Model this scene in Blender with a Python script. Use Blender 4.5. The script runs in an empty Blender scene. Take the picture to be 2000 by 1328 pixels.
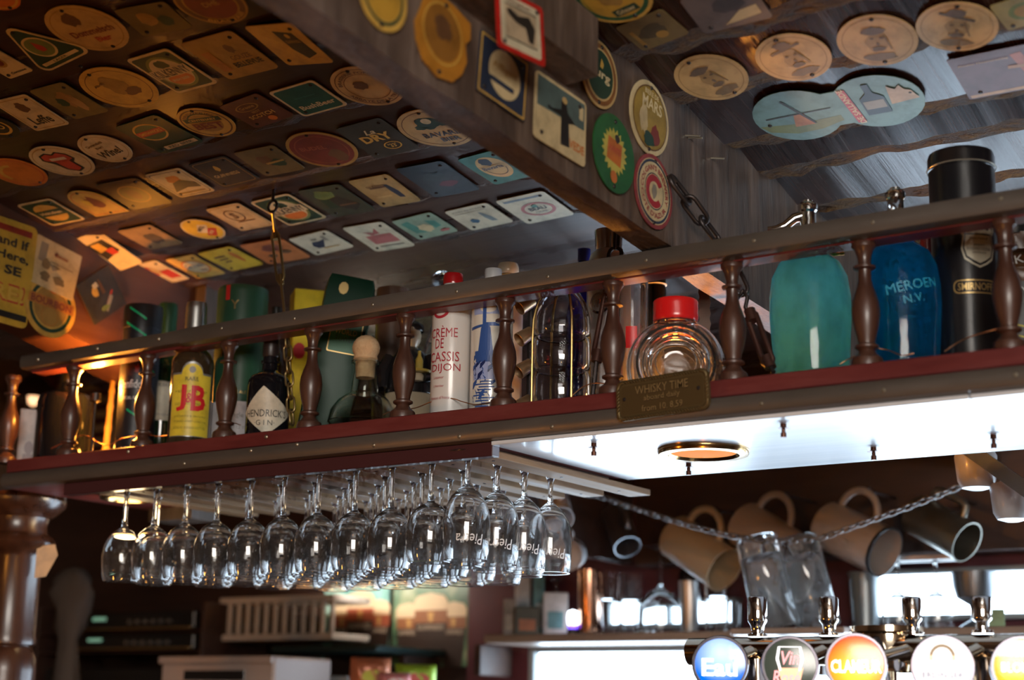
import bpy, bmesh, math, random
from mathutils import Vector, Matrix
random.seed(7)
sc = bpy.context.scene
# ------------------------------------------------------------------ camera
H = 1.35                                   # eye height above the floor
FPX = 3144.968
YAW, PITCH, ROLL = math.radians(34.84431), math.radians(13.26402), math.radians(1.11129)
fw = Vector((-math.sin(YAW)*math.cos(PITCH), math.cos(YAW)*math.cos(PITCH), math.sin(PITCH)))
_r = Vector((math.cos(YAW), math.sin(YAW), 0)); _u = _r.cross(fw)
rt = math.cos(ROLL)*_r + math.sin(ROLL)*_u
up = -math.sin(ROLL)*_r + math.cos(ROLL)*_u
EYE = Vector((0, 0, H))
cam = bpy.data.cameras.new('camera'); camo = bpy.data.objects.new('camera', cam)
sc.collection.objects.link(camo); sc.camera = camo
m = Matrix((rt, up, -fw)).transposed().to_4x4(); m.translation = EYE
camo.matrix_world = m
cam.sensor_width = 36; cam.lens = FPX/2000*36; cam.clip_start = .05
cam.dof.use_dof = True; cam.dof.focus_distance = 2.62; cam.dof.aperture_fstop = 2.5
# ------------------------------------------------------------------ world, lights, exposure
w = bpy.data.worlds.new('world'); sc.world = w; w.use_nodes = True
w.node_tree.nodes['Background'].inputs[0].default_value = (.55, .7, 1, 1)
w.node_tree.nodes['Background'].inputs[1].default_value = .6
vs = sc.view_settings
vs.view_transform = 'Standard'; vs.look = 'None'; vs.gamma = 1; vs.exposure = 0; vs.use_curve_mapping = False
cy = sc.cycles
cy.use_denoising = True
cy.max_bounces = 10; cy.transmission_bounces = 10; cy.glossy_bounces = 5; cy.diffuse_bounces = 3; cy.transparent_max_bounces = 8
cy.use_adaptive_sampling = True; cy.adaptive_threshold = .08; cy.adaptive_min_samples = 12
cy.sample_clamp_indirect = 6; cy.caustics_reflective = False; cy.caustics_refractive = True; cy.blur_glossy = .6
def lamp(name, kind, loc, energy, col, size=.05, aim=None, sy=None):
    l = bpy.data.lights.new(name, kind); l.energy = energy; l.color = col
    o = bpy.data.objects.new(name, l); sc.collection.objects.link(o); o.location = loc
    if kind == 'AREA':
        l.shape = 'RECTANGLE'; l.size = size; l.size_y = sy or size
    else: l.shadow_soft_size = size
    if aim is not None:
        o.rotation_euler = (Vector(aim)-Vector(loc)).to_track_quat('-Z', 'Y').to_euler()
    return o
WARM = (1, .5, .13); AMBER = (1, .36, .045)
lamp('front_fill_light', 'AREA', (1.5, -2.2, H+.72), 190, (1, .93, .84), 2.4, (-1.2, 2.1, H+.38), .9)  # added fill for the shelf fronts; the front wall has no window
lamp('amber_fill_left', 'POINT', (-2.3, .75, H-.15), 11.0, AMBER, .06)  # added amber fill for the near left ceiling, without a fixture
lamp('amber_fill_right', 'POINT', (-.45, .75, H-.55), 13, AMBER, .06)  # unseen extra amber light, added to tint the beam and right ceiling
# ------------------------------------------------------------------ pixel rays onto real planes
D = 2.029556
ZRAILT, ZRAILB, ZTOP, ZREDB, ZBARB = (H+v for v in (.69262, .660436, .48117, .455442, .425646))
CA, CZ = .085, H+.93                       # ceiling: z = CZ - CA*(y-D)
BX0, BX1 = -1.181, -1.1326                 # beam sides
BZ = H+.697                                # beam underside at y = D
def ray(x, y): return fw + rt*((x-1000)/FPX) - up*((y-664)/FPX)
def on(x, y, n, d):
    R = ray(x, y); n = Vector(n); return EYE + R*((d - n.dot(EYE))/n.dot(R))
def onY(x, y, Y): return on(x, y, (0, 1, 0), Y)
def onZ(x, y, z): return on(x, y, (0, 0, 1), z)
def onX(x, y, X): return on(x, y, (1, 0, 0), X)
def onC(x, y, dz=0): return on(x, y, (0, CA, 1), CZ+CA*D+dz)
def dep(P): return (Vector(P)-EYE).dot(fw)
def proj(P):
    v = Vector(P)-EYE; d = v.dot(fw); return 1000+FPX*v.dot(rt)/d, 664-FPX*v.dot(up)/d
def size(px, P): return px*dep(P)/FPX      # pixels at P in metres
def cz(Y): return CZ-CA*(Y-D)
# ------------------------------------------------------------------ mesh helpers
COL = sc.collection
class MB:
    def __init__(s): s.v = []; s.f = []
    def add(s, v, f):
        n = len(s.v); s.v += [tuple(p) for p in v]; s.f += [tuple(i+n for i in q) for q in f]; return s
    def box(s, x0, x1, y0, y1, z0, z1):
        v = [(x, y, z) for z in (z0, z1) for y in (y0, y1) for x in (x0, x1)]
        return s.add(v, [(0,2,3,1),(4,5,7,6),(0,1,5,4),(2,6,7,3),(0,4,6,2),(1,3,7,5)])
    def rbox(s, x0, x1, y0, y1, z0, z1, b=.003):
        X=(x0,x1);Y=(y0,y1);Z=(z0,z1); v=[]; ix={}
        for i in (0,1):
            for j in (0,1):
                for k in (0,1):
                    sx,sy,sz=(1-2*i),(1-2*j),(1-2*k)
                    c=Vector((X[i],Y[j],Z[k]))
                    ix[i,j,k,0]=len(v); v.append(c+Vector((0,sy*b,sz*b)))
                    ix[i,j,k,1]=len(v); v.append(c+Vector((sx*b,0,sz*b)))
                    ix[i,j,k,2]=len(v); v.append(c+Vector((sx*b,sy*b,0)))
        f=[]
        for i in (0,1):
            q=[ix[i,0,0,0],ix[i,1,0,0],ix[i,1,1,0],ix[i,0,1,0]]; f.append(q if i else q[::-1])
        for j in (0,1):
            q=[ix[0,j,0,1],ix[0,j,1,1],ix[1,j,1,1],ix[1,j,0,1]]; f.append(q if j else q[::-1])
        for k in (0,1):
            q=[ix[0,0,k,2],ix[1,0,k,2],ix[1,1,k,2],ix[0,1,k,2]]; f.append(q if k else q[::-1])
        for j in (0,1):
            for k in (0,1): f.append([ix[0,j,k,1],ix[1,j,k,1],ix[1,j,k,2],ix[0,j,k,2]])
        for i in (0,1):
            for k in (0,1): f.append([ix[i,0,k,0],ix[i,1,k,0],ix[i,1,k,2],ix[i,0,k,2]])
        for i in (0,1):
            for j in (0,1): f.append([ix[i,j,0,0],ix[i,j,1,0],ix[i,j,1,1],ix[i,j,0,1]])
        for i in (0,1):
            for j in (0,1):
                for k in (0,1): f.append([ix[i,j,k,0],ix[i,j,k,1],ix[i,j,k,2]])
        return s.add(v, f)
    def lathe(s, prof, seg=24, c=(0,0,0), sx=1, sy=1, mod=None):
        v=[];f=[];rows=[]
        for k,(r,z) in enumerate(prof):
            if r < 1e-6: rows.append([len(v)]); v.append((c[0],c[1],c[2]+z)); continue
            row=[]
            for i in range(seg):
                a=2*math.pi*i/seg; rr=r*(mod(a,z) if mod else 1)
                row.append(len(v)); v.append((c[0]+rr*sx*math.cos(a), c[1]+rr*sy*math.sin(a), c[2]+z))
            rows.append(row)
        for A,B in zip(rows, rows[1:]):
            for i in range(seg):
                j=(i+1)%seg
                if len(A)==1 and len(B)==1: break
                if len(A)==1: f.append((A[0],B[j],B[i]))
                elif len(B)==1: f.append((A[i],A[j],B[0]))
                else: f.append((A[i],A[j],B[j],B[i]))
        return s.add(v,f)
    def tube(s, pts, r, seg=8, closed=False, rads=None):
        pts=[Vector(p) for p in pts]; n=len(pts); v=[];f=[]
        prev=None
        for i,p in enumerate(pts):
            a=pts[(i-1)%n] if (closed or i>0) else p; b=pts[(i+1)%n] if (closed or i<n-1) else p
            t=(b-a).normalized()
            if prev is None:
                x=t.orthogonal().normalized()
            else: x=(prev-t*prev.dot(t)).normalized()
            prev=x; y=t.cross(x); rr=rads[i] if rads else r
            for k in range(seg):
                q=2*math.pi*k/seg; v.append(p+x*(rr*math.cos(q))+y*(rr*math.sin(q)))
        m=n if closed else n-1
        for i in range(m):
            for k in range(seg):
                j=(i+1)%n; l=(k+1)%seg
                f.append((i*seg+k,i*seg+l,j*seg+l,j*seg+k))
        if not closed:
            f.append(tuple(range(seg))[::-1]); f.append(tuple((n-1)*seg+k for k in range(seg)))
        return s.add(v,f)
    def prism(s, poly, z0, z1):                 # 2d polygon extruded in local z
        n=len(poly)
        v=[(x,y,z0) for x,y in poly]+[(x,y,z1) for x,y in poly]
        f=[tuple(range(n))[::-1], tuple(range(n,2*n))]+[(i,(i+1)%n,n+(i+1)%n,n+i) for i in range(n)]
        return s.add(v,f)
    def extrX(s, prof, x0, x1, n=1, jit=None):  # closed (y,z) profile extruded along x
        k=len(prof); v=[];f=[]
        for i in range(n+1):
            x=x0+(x1-x0)*i/n
            for j,(y,z) in enumerate(prof):
                dy,dz=jit(i,j) if jit else (0,0)
                v.append((x,y+dy,z+dz))
        for i in range(n):
            for j in range(k):
                l=(j+1)%k; f.append((i*k+j,(i+1)*k+j,(i+1)*k+l,i*k+l))
        f.append(tuple(range(k))); f.append(tuple(n*k+j for j in range(k))[::-1])
        return s.add(v,f)
    def flat(s, polys, z=0):
        for p in polys: s.add([(x,y,z) for x,y in p],[tuple(range(len(p)))])
        return s
    def mesh(s, name, mat, smooth=35):
        me=bpy.data.meshes.new(name); me.from_pydata(s.v,[],s.f); 
        if mat: me.materials.append(mat)
        if smooth:
            for p in me.polygons: p.use_smooth=True
            me.set_sharp_from_angle(angle=math.radians(smooth))
        me.update(); return me
    def build(s, name, mat, parent=None, smooth=35, **k):
        return link(name, s.mesh(name, mat, smooth), parent, **k)
def link(name, data, parent=None, loc=None, rz=None, M=None):
    o=bpy.data.objects.new(name, data); COL.objects.link(o)
    if parent is not None: o.parent=parent
    if loc is not None: o.location=loc
    if rz is not None: o.rotation_euler=(0,0,rz)
    if M is not None: o.matrix_basis=M
    return o
def tag(o, label=None, cat=None, group=None, kind=None):
    if label: o['label']=label
    if cat: o['category']=cat
    if group: o['group']=group
    if kind: o['kind']=kind
    return o
def thing(name, label, cat, loc=(0,0,0), rz=0, group=None, M=None):
    return tag(link(name, None, None, loc, rz) if M is None else link(name, None, M=M), label, cat, group)
def frame(P, ex, n):
    n=Vector(n).normalized(); ex=Vector(ex); ex=(ex-n*ex.dot(n)).normalized(); ey=n.cross(ex)
    M=Matrix((ex,ey,n)).transposed().to_4x4(); M.translation=Vector(P); return M
def copytree(o, parent=None):
    c=o.copy(); COL.objects.link(c); c.parent=parent
    for ch in list(o.children): copytree(ch, c)
    return c
def circ(n, rx, ry=None, cx=0, cy=0, a0=0):
    ry=rx if ry is None else ry
    return [(cx+rx*math.cos(a0+2*math.pi*i/n), cy+ry*math.sin(a0+2*math.pi*i/n)) for i in range(n)]
def rrect(w, h, r, k=4, cx=0, cy=0):
    p=[]
    for sx,sy,a in ((1,1,0),(-1,1,90),(-1,-1,180),(1,-1,270)):
        for i in range(k+1):
            t=math.radians(a+90*i/k); p.append((cx+sx*(w/2-r)+r*math.cos(t), cy+sy*(h/2-r)+r*math.sin(t)))
    return p
def ringp(r0, r1, n=32, cx=0, cy=0, a0=0, a1=360, sy=1):
    q=[]
    for i in range(n):
        t=[math.radians(a0+(a1-a0)*(i+d)/n) for d in (0,1)]
        q.append([(cx+r1*math.cos(t[0]),cy+sy*r1*math.sin(t[0])),(cx+r1*math.cos(t[1]),cy+sy*r1*math.sin(t[1])),
                  (cx+r0*math.cos(t[1]),cy+sy*r0*math.sin(t[1])),(cx+r0*math.cos(t[0]),cy+sy*r0*math.sin(t[0]))])
    return q
# ------------------------------------------------------------------ lettering (built-in font turned to mesh)
_tc={}
def glyphs(txt, bold=0.0, shear=0.0, spacing=1.0):
    key=(txt,bold,shear,spacing)
    if key not in _tc:
        c=bpy.data.curves.new('lettering','FONT'); c.body=txt; c.size=1; c.resolution_u=2; c.offset=bold; c.shear=shear
        c.space_character=spacing; c.fill_mode='FRONT'
        o=bpy.data.objects.new('lettering',c); me=bpy.data.meshes.new_from_object(o)
        v=[(p.co.x,p.co.y) for p in me.vertices]; f=[tuple(p.vertices) for p in me.polygons]
        bpy.data.objects.remove(o); bpy.data.curves.remove(c); bpy.data.meshes.remove(me)
        if v:
            xs=[p[0] for p in v]; ys=[p[1] for p in v]
            cx=(min(xs)+max(xs))/2; cyy=(min(ys)+max(ys))/2; hh=max(max(ys)-min(ys),1e-3); ww=max(xs)-min(xs)
            v=[((x-cx)/hh,(y-cyy)/hh) for x,y in v]; ww/=hh
        else: ww=1
        _tc[key]=(v,f,ww)
    return _tc[key]
def text2(txt, cx, cy, h, w=None, rot=0, bold=0.0, shear=0.0, arc=None, spacing=1.0):
    """verts2d, faces: text of height h centred at cx,cy, squeezed to width w; arc=(R,a0) bends it round (cx,cy)"""
    v,f,ww=glyphs(txt,bold,shear,spacing); k=h if w is None else w/ww
    out=[]
    for x,y in v:
        x*=k; y*=h
        if arc:
            R,a0=arc; a=math.radians(a0)
            if R>0: t=a-x/R; out.append((cx+(R+y)*math.cos(t), cy+(R+y)*math.sin(t)))
            else: t=a+x/-R; out.append((cx+(-R-y)*math.cos(t), cy+(-R-y)*math.sin(t)))
        else:
            c,s_=math.cos(math.radians(rot)),math.sin(math.radians(rot)); out.append((cx+x*c-y*s_, cy+x*s_+y*c))
    return out,f
# ------------------------------------------------------------------ materials
_mc={}
def nodes(name):
    m=bpy.data.materials.new(name); m.use_nodes=True; nt=m.node_tree
    return m,nt,nt.nodes['Principled BSDF']
def setp(b, **k):
    for n,v in k.items(): b.inputs[n.replace('_',' ')].default_value=v
def ramp(nt, src, stops):
    r=nt.nodes.new('ShaderNodeValToRGB'); e=r.color_ramp.elements
    while len(e)<len(stops): e.new(.5)
    for q,(p,c) in zip(e,stops): q.position=p; q.color=(*c,1) if len(c)==3 else c
    nt.links.new(src,r.inputs[0]); return r.outputs[0]
def tex(nt, scale, stretch=(1,1,1), detail=4, rough=.55, coord='Object'):
    t=nt.nodes.new('ShaderNodeTexCoord'); mp=nt.nodes.new('ShaderNodeMapping'); mp.inputs['Scale'].default_value=stretch
    n=nt.nodes.new('ShaderNodeTexNoise'); n.inputs['Scale'].default_value=scale; n.inputs['Detail'].default_value=detail; n.inputs['Roughness'].default_value=rough
    nt.links.new(t.outputs[coord],mp.inputs[0]); nt.links.new(mp.outputs[0],n.inputs['Vector']); return n.outputs['Fac']
def bump(nt, b, src, strength, dist=.002):
    n=nt.nodes.new('ShaderNodeBump'); n.inputs['Strength'].default_value=strength; n.inputs['Distance'].default_value=dist
    nt.links.new(src,n.inputs['Height']); nt.links.new(n.outputs[0],b.inputs['Normal'])
def plain(name, col, rough=.5, metal=0, coat=0, **k):
    key=('p',name)
    if key in _mc: return _mc[key]
    m,nt,b=nodes(name); setp(b,Base_Color=(*col,1),Roughness=rough,Metallic=metal,Coat_Weight=coat,Coat_Roughness=.12,**k)
    _mc[key]=m; return m
def wood(name, c0, c1, c2, scale=14, stretch=(.12,1,1), rough=.4, coat=.0, bs=.35, bd=.002, spec=.5):
    m,nt,b=nodes(name)
    n1=tex(nt,scale,stretch,6,.6); n2=tex(nt,scale*5,stretch,3,.6)
    mx=nt.nodes.new('ShaderNodeMath'); mx.operation='MULTIPLY_ADD'; mx.inputs[1].default_value=.35; nt.links.new(n2,mx.inputs[0])
    ml=nt.nodes.new('ShaderNodeMath'); ml.operation='MULTIPLY'; ml.inputs[1].default_value=.72; nt.links.new(n1,ml.inputs[0]); nt.links.new(ml.outputs[0],mx.inputs[2])
    nt.links.new(ramp(nt,mx.outputs[0],[(.32,c0),(.52,c1),(.72,c2)]),b.inputs['Base Color'])
    rr=ramp(nt,n1,[(.3,(rough*.75,)*3),(.7,(min(1,rough*1.3),)*3)]); nt.links.new(rr,b.inputs['Roughness'])
    setp(b,Coat_Weight=coat,Coat_Roughness=.2,Specular_IOR_Level=spec); bump(nt,b,mx.outputs[0],bs,bd); return m
def paper(col, rough=.42):
    key=('c',tuple(round(c,3) for c in col),rough)
    if key in _mc: return _mc[key]
    m,nt,b=nodes('printed_card'); n=tex(nt,22,(1,1,1),5,.65)
    d=tuple(c*.62 for c in col)
    nt.links.new(ramp(nt,n,[(.3,d),(.55,col),(.75,tuple(min(1,c*1.06) for c in col))]),b.inputs['Base Color'])
    setp(b,Roughness=rough,Specular_IOR_Level=.35); _mc[key]=m; return m
def ink(col, rough=.45): return plain('ink_%02x%02x%02x'%tuple(int(255*min(1,c)) for c in col), col, rough)
def glass(name, col=(1,1,1), rough=0, ior=1.47, **k):
    key=('g',name)
    if key in _mc: return _mc[key]
    m,nt,b=nodes(name); setp(b,Base_Color=(*col,1),Roughness=rough,Transmission_Weight=1,IOR=ior,**k); _mc[key]=m; return m
def glow(name, col, s, base=(.8,.8,.8)):
    key=('e',name)
    if key in _mc: return _mc[key]
    m,nt,b=nodes(name); setp(b,Base_Color=(*base,1),Emission_Color=(*col,1),Emission_Strength=s,Roughness=.3); _mc[key]=m; return m
def S(r,g,b):                               # sRGB 0..255 -> linear
    return tuple((c/255/12.92 if c<=10 else ((c/255+.055)/1.055)**2.4) for c in (r,g,b))
CHROME=plain('chrome',(.75,.74,.73),.12,1); BRASS=plain('brass',(.55,.38,.14),.3,1); STEEL=plain('brushed_steel',(.72,.71,.70),.36,1)
IRON=plain('dark_iron',(.06,.05,.05),.42,.8); BLACK=plain('black_paint',(.008,.008,.009),.3,0,.3); DARKGLASS=plain('black_glass',(.006,.006,.008),.08,0,.5)
def hazed(name,col,amt):  # glass with a pale haze mixed in to lighten it
    m,nt,b=nodes(name); setp(b,Base_Color=(*col,1),Roughness=0,Transmission_Weight=1,IOR=1.47)
    d=nt.nodes.new('ShaderNodeBsdfDiffuse'); tr=nt.nodes.new('ShaderNodeBsdfTranslucent'); ad=nt.nodes.new('ShaderNodeMixShader'); mx=nt.nodes.new('ShaderNodeMixShader')
    for q in (d,tr): q.inputs['Color'].default_value=(.85,.85,.85,1)
    ad.inputs[0].default_value=.5; nt.links.new(d.outputs[0],ad.inputs[1]); nt.links.new(tr.outputs[0],ad.inputs[2])
    mx.inputs[0].default_value=amt; nt.links.new(b.outputs[0],mx.inputs[1]); nt.links.new(ad.outputs[0],mx.inputs[2]); nt.links.new(mx.outputs[0],nt.nodes['Material Output'].inputs['Surface']); return m
CLEAR=hazed('clear_glass',(1,1,1),.026); SCREW=plain('aged_screw',(.42,.38,.3),.4,.9)
# ------------------------------------------------------------------ room shell
PLASTER=plain('smoked_plaster',(.16,.10,.06),.8)
MAROON=plain('maroon_paint',(.11,.022,.03),.55)
DARKWOOD=wood('dark_panel_wood',(.02,.010,.007),(.045,.02,.014),(.07,.034,.022),9,(.1,1,1),.5)
XL,XR_,YF,YB=-4.6,2.6,-2.6,3.62
def struct(name, mb, mat, parent=None, smooth=30):
    o=mb.build(name,mat,parent,smooth)
    if parent is None: o['kind']='structure'
    return o
struct('floor', MB().box(XL,XR_,YF,YB+1.2,-.05,0), wood('floor_boards',(.05,.025,.012),(.09,.045,.02),(.13,.07,.03),6,(.1,1,1)))
struct('wall_left', MB().box(XL-.1,XL,YF,YB+1.2,0,3), PLASTER)
struct('wall_right', MB().box(XR_,XR_+.1,YF,YB+1.2,0,3), PLASTER)
struct('wall_front', MB().box(XL,XR_,YF-.1,YF,0,3), PLASTER)
# ceiling: lapped planks either side of the beam
WL=wood('varnished_plank',(.012,.006,.005),(.030,.012,.008),(.055,.024,.014),11,(.1,1,1),.30,0,.6,.0018,.4)
WR=wood('sawn_plank',(.010,.005,.004),(.028,.011,.008),(.055,.025,.017),60,(1,.025,.02),.24,0,.5,.0010,.34)
WANEY=wood('waney_bark_edge',(.012,.005,.002),(.07,.03,.009),(.20,.10,.028),48,(.6,1,1),.75,0,1,.014,.3)
WANEYD=wood('dark_waney_edge',(.012,.006,.004),(.045,.022,.013),(.12,.07,.045),55,(.4,1,1),.6,0,1,.008,.4)
ceil=struct('ceiling', MB().box(XL,XR_,YF,YB+1.2,H+1.35,H+1.42), PLASTER)
def plank(x0,x1,y0,y1,mat,edge,bevel,rise,lap,jit,n):
    z=lambda y,dz:cz(y)+dz
    top=.05
    prof=[(y0-.02,z(y0,lap)),(y0-.02,z(y0,top)),(y1,z(y1,top)),(y1,z(y1,rise)),(y1-bevel*.45,z(y1-bevel*.45,rise*.42)),(y1-bevel,z(y1-bevel,0))]
    rng=random.Random(int(y0*1000)+int(x0*10))
    J=[[ (rng.gauss(0,jit),rng.gauss(0,jit*.5)) for _ in range(n+1)] for _ in range(3)]
    J=[[tuple((J[q][max(i-1,0)][c]+J[q][i][c]*2+J[q][min(i+1,n)][c])/4 for c in (0,1)) for i in range(n+1)] for q in range(3)]
    base=MB().extrX(prof,x0,x1,n,lambda i,j: (J[j-3][i][0],J[j-3][i][1] if j<5 else 0) if j>=3 else (0,0))
    o=base.build('plank',mat,ceil,9)
    o.data.materials.append(edge)
    for p in o.data.polygons:
        c=p.center
        if c.y>y1-bevel*1.02 and p.normal.z<.3: p.material_index=1
    return o
LAPL,LAPR=.013,.024
LS=[.1,.4,.68,.94,1.12,1.30,1.48,1.66,1.84,2.02,2.20,2.375,2.60,2.85,3.10,3.36,3.62]
for a,b in zip(LS,LS[1:]): plank(-3.4,BX0+.004,a,b,WL,WANEYD,.022,.0028,LAPL,.006,110)
RS=[.1,.4,.7,.95,1.18,1.36,1.55,1.735,1.91,2.07,2.262,2.384,2.562,2.78,3.02,3.3,3.62]
for a,b in zip(RS,RS[1:]): plank(BX1-.004,.6,a,b,WR,WANEY,.050,.0055,LAPR,.009,110)
# beam
WB=wood('aged_beam_wood',(.022,.013,.009),(.085,.055,.040),(.17,.12,.092),30,(1,.5,.07),.55,0,1,.005)
pb=[]
def beam_box(x0,x1,y0,y1,dz0,dz1,seg=40,jit=.0016):
    m=MB(); rng=random.Random(3)
    ys=[y0+(y1-y0)*i/seg for i in range(seg+1)]; v=[];f=[]
    for y in ys:
        b=BZ-CA*(y-D)
        for (x,z) in ((x0,b+dz0),(x1,b+dz0),(x1,b+dz1),(x0,b+dz1)):
            v.append((x+rng.gauss(0,jit)*.5,y,z+rng.gauss(0,jit)))
    for i in range(seg):
        for k in range(4):
            l=(k+1)%4; f.append((i*4+k,i*4+l,(i+1)*4+l,(i+1)*4+k))
    f.append((3,2,1,0)); f.append(tuple(seg*4+k for k in range(4)))
    return m.add(v,f)
beam=struct('trim_1', beam_box(BX0,BX1,.1,3.62,0,.25), WB, None, 20)
tag(beam,'long aged ceiling beam carrying beer coasters along its side')
for px,py in ((1345,266),(1388,306),(1340,262)):
    P=onX(px,py,BX1); MB().tube([P-Vector((.01,0,0)),P+Vector((.022,.004,-.006))],.0016,6).build('nail',SCREW,beam)
# short stub timber bolted to the beam
E1=onX(1168,150,BX1+.055)
zb=E1.z+CA*(E1.y-D)-BZ
stub=beam_box(BX1-.002,BX1+.055,.1,E1.y,zb,zb+.085,20,.001).build('stub_timber',WB,None,20)
tag(stub,'short timber block bolted along the side of the ceiling beam','timber')
# board over the left end of the shelf, hung with signs
HX=-2.515
hz0=onX(120,690,HX).z
zbot=lambda y: H+.735-.20*(y-2.05)
hv=[];
def hdr():
    m=MB(); v=[]
    for y in (.3,2.42):
        for x in (HX-.13,HX): 
            v+= [(x,y,zbot(y)),(x,y,cz(y)+.03)]
    return m.add(v,[(0,1,3,2),(4,6,7,5),(0,4,5,1),(2,3,7,6),(0,2,6,4),(1,5,7,3)])
tag(struct('trim_2',hdr(),wood('red_brown_board',(.04,.014,.008),(.075,.026,.014),(.11,.042,.022),10,(1,.1,1),.45)),'red brown header board at the left end of the ceiling')
struct('trim_3',MB().box(HX-.10,HX+.03,2.40,2.47,H+.40,cz(2.44)+.02),wood('grey_post',(.05,.035,.028),(.09,.065,.05),(.14,.1,.08),14,(1,1,.1)))
# ------------------------------------------------------------------ hanging shelf
WOODRED=wood('dark_red_paint',(.085,.014,.014),(.12,.021,.02),(.15,.032,.03),30,(.15,1,1),.42,.1,.15,.0006)
METAL=None
def strip_metal():
    m,nt,b=nodes('weathered_strip_metal'); n=tex(nt,9,(.25,1,1),5,.65)
    nt.links.new(ramp(nt,n,[(.3,(.10,.085,.072)),(.55,(.15,.13,.115)),(.75,(.20,.18,.16))]),b.inputs['Base Color'])
    setp(b,Roughness=.42,Metallic=.55); bump(nt,b,tex(nt,60,(.3,1,1)),.15,.0006); return m
METAL=strip_metal()
SX0=onY(14,900,D).x; SX1=1.3; SY1=2.455
shelf=thing('hanging_shelf','long bottle shelf with turned railing hanging from the ceiling by chains','shelf',(0,0,0))
MB().box(SX0,SX1,D+.012,SY1,ZBARB,ZTOP-.001).build('shelf_board',WOODRED,shelf)
MB().rbox(SX0,SX1,D,D+.0115,ZREDB+.0005,ZTOP,.0015).build('red_edge_board',WOODRED,shelf)
def halfround(z0,z1,y,bulge,n=7):
    h=(z1-z0)/2; c=(z0+z1)/2; p=[(y+.012,z1),(y+.012,z0)]
    for i in range(n): 
        a=-math.pi/2+math.pi*i/(n-1); p.append((y-bulge*math.cos(a)**.6 if abs(math.cos(a))>1e-6 else y, c+h*.97*math.sin(a)))
    return p
MB().extrX(halfround(ZBARB,ZREDB,D,.012),SX0,SX1,1).build('metal_bar',METAL,shelf,40)
# top rail
MB().rbox(SX0+.03,SX1,D+.0125,D+.05,ZRAILB-.002,ZRAILT-.003,.002).build('rail_board',WOODRED,shelf)
XJ=onY(357,650,D).x
MB().extrX(halfround(ZRAILB+.003,ZRAILT-.001,D+.002,.009),SX0+.02,XJ-.001,1).build('rail_strip',METAL,shelf,40)
MB().extrX(halfround(ZRAILB,ZRAILT,D,.010),XJ,SX1,1).build('rail_strip',METAL,shelf,40)
sm=MB().lathe([(.0,.0026),(.0022,.0022),(.0036,.0008),(.004,0)],10).mesh('screw',SCREW)
def screw(x,y,Y,par=shelf):
    P=onY(x,y,Y); o=link('screw',sm,par); o.matrix_basis=frame(P,(1,0,0),(0,-1,0)); return o
for x,y in ((74,702),(190,681),(310,662),(433,641),(575,622),(728,595),(892,569),(1070,540),(1262,508),(1473,470),(1705,434),(1955,388)): screw(x,y,D-.0085)
for x,y in ((490,880),(360,905),(730,869),(897,852),(1078,833),(1487,788),(1726,762),(1984,732),(580,868)): screw(x,y,D-.0105)
for x,y in ((520,853),(250,882)): screw(x,y,D-.0005)
# balusters
BALW=wood('turned_dark_wood',(.028,.011,.007),(.055,.022,.014),(.085,.038,.025),18,(1,1,.15),.36,.25,.15,.0006)
hb=ZRAILB-ZTOP
prof=[(0,0),(.0215,0),(.0220,.006),(.0205,.012),(.0135,.018),(.0105,.0235),(.0165,.027),(.0165,.030),(.0115,.033),(.0125,.040),(.0165,.054),(.0192,.070),(.0198,.080),(.0185,.092),(.0150,.104),(.0112,.114),(.0092,.124),(.0088,.134),(.0094,.1385),(.0155,.1405),(.0155,.1435),(.0094,.1455),(.0088,.150),(.0098,.158),(.0125,.166),(.0165,.1715),(.0168,.1765),(.0150,hb+.001),(0,hb+.001)]
bm=MB().lathe(prof,28).mesh('baluster',BALW,30)
for x in (30,148,290,447,610,790,985,1197,1432,1694,1974):
    P=onY(x,700,D+.026); link('baluster',bm,shelf,loc=(P.x,P.y,ZTOP))
# underside: white lacquered panel, dark board over the glasses
GLOSSW=None
def lacquer():
    m,nt,b=nodes('white_gloss_panel'); n=tex(nt,30,(.06,1,1),5,.6)
    nt.links.new(ramp(nt,n,[(.3,(.56,.60,.66)),(.6,(.72,.74,.77)),(.8,(.8,.81,.83))]),b.inputs['Base Color'])
    setp(b,Roughness=.3,Coat_Weight=.8,Coat_Roughness=.12,Specular_IOR_Level=.8); bump(nt,b,tex(nt,80,(.1,1,1),3),.25,.0006); return m
PX0=-1.452; pz=ZBARB-.003
SEAM=onZ(1880,767,pz).x
for a,b in ((PX0,SEAM-.001),(SEAM+.001,SX1)): MB().rbox(a,b,D+.004,SY1,pz-.004,ZBARB-.0005,.001).build('underside_panel',lacquer() if GLOSSW is None else GLOSSW,shelf)
bolt=MB().lathe([(0,-.020),(.0042,-.0195),(.0042,-.013),(.0028,-.012),(.0028,-.008),(.010,-.0065),(.0045,-.0045),(.0045,0),(0,0)],12).mesh('bolt',plain('bronze_bolt',(.10,.035,.02),.35,.6))
for x,y in ((1160,866),(1530,828),(1706,874),(1345,905),(1940,850)):
    P=onZ(x,y,pz-.004); link('bolt',bolt,shelf,loc=P)
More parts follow.
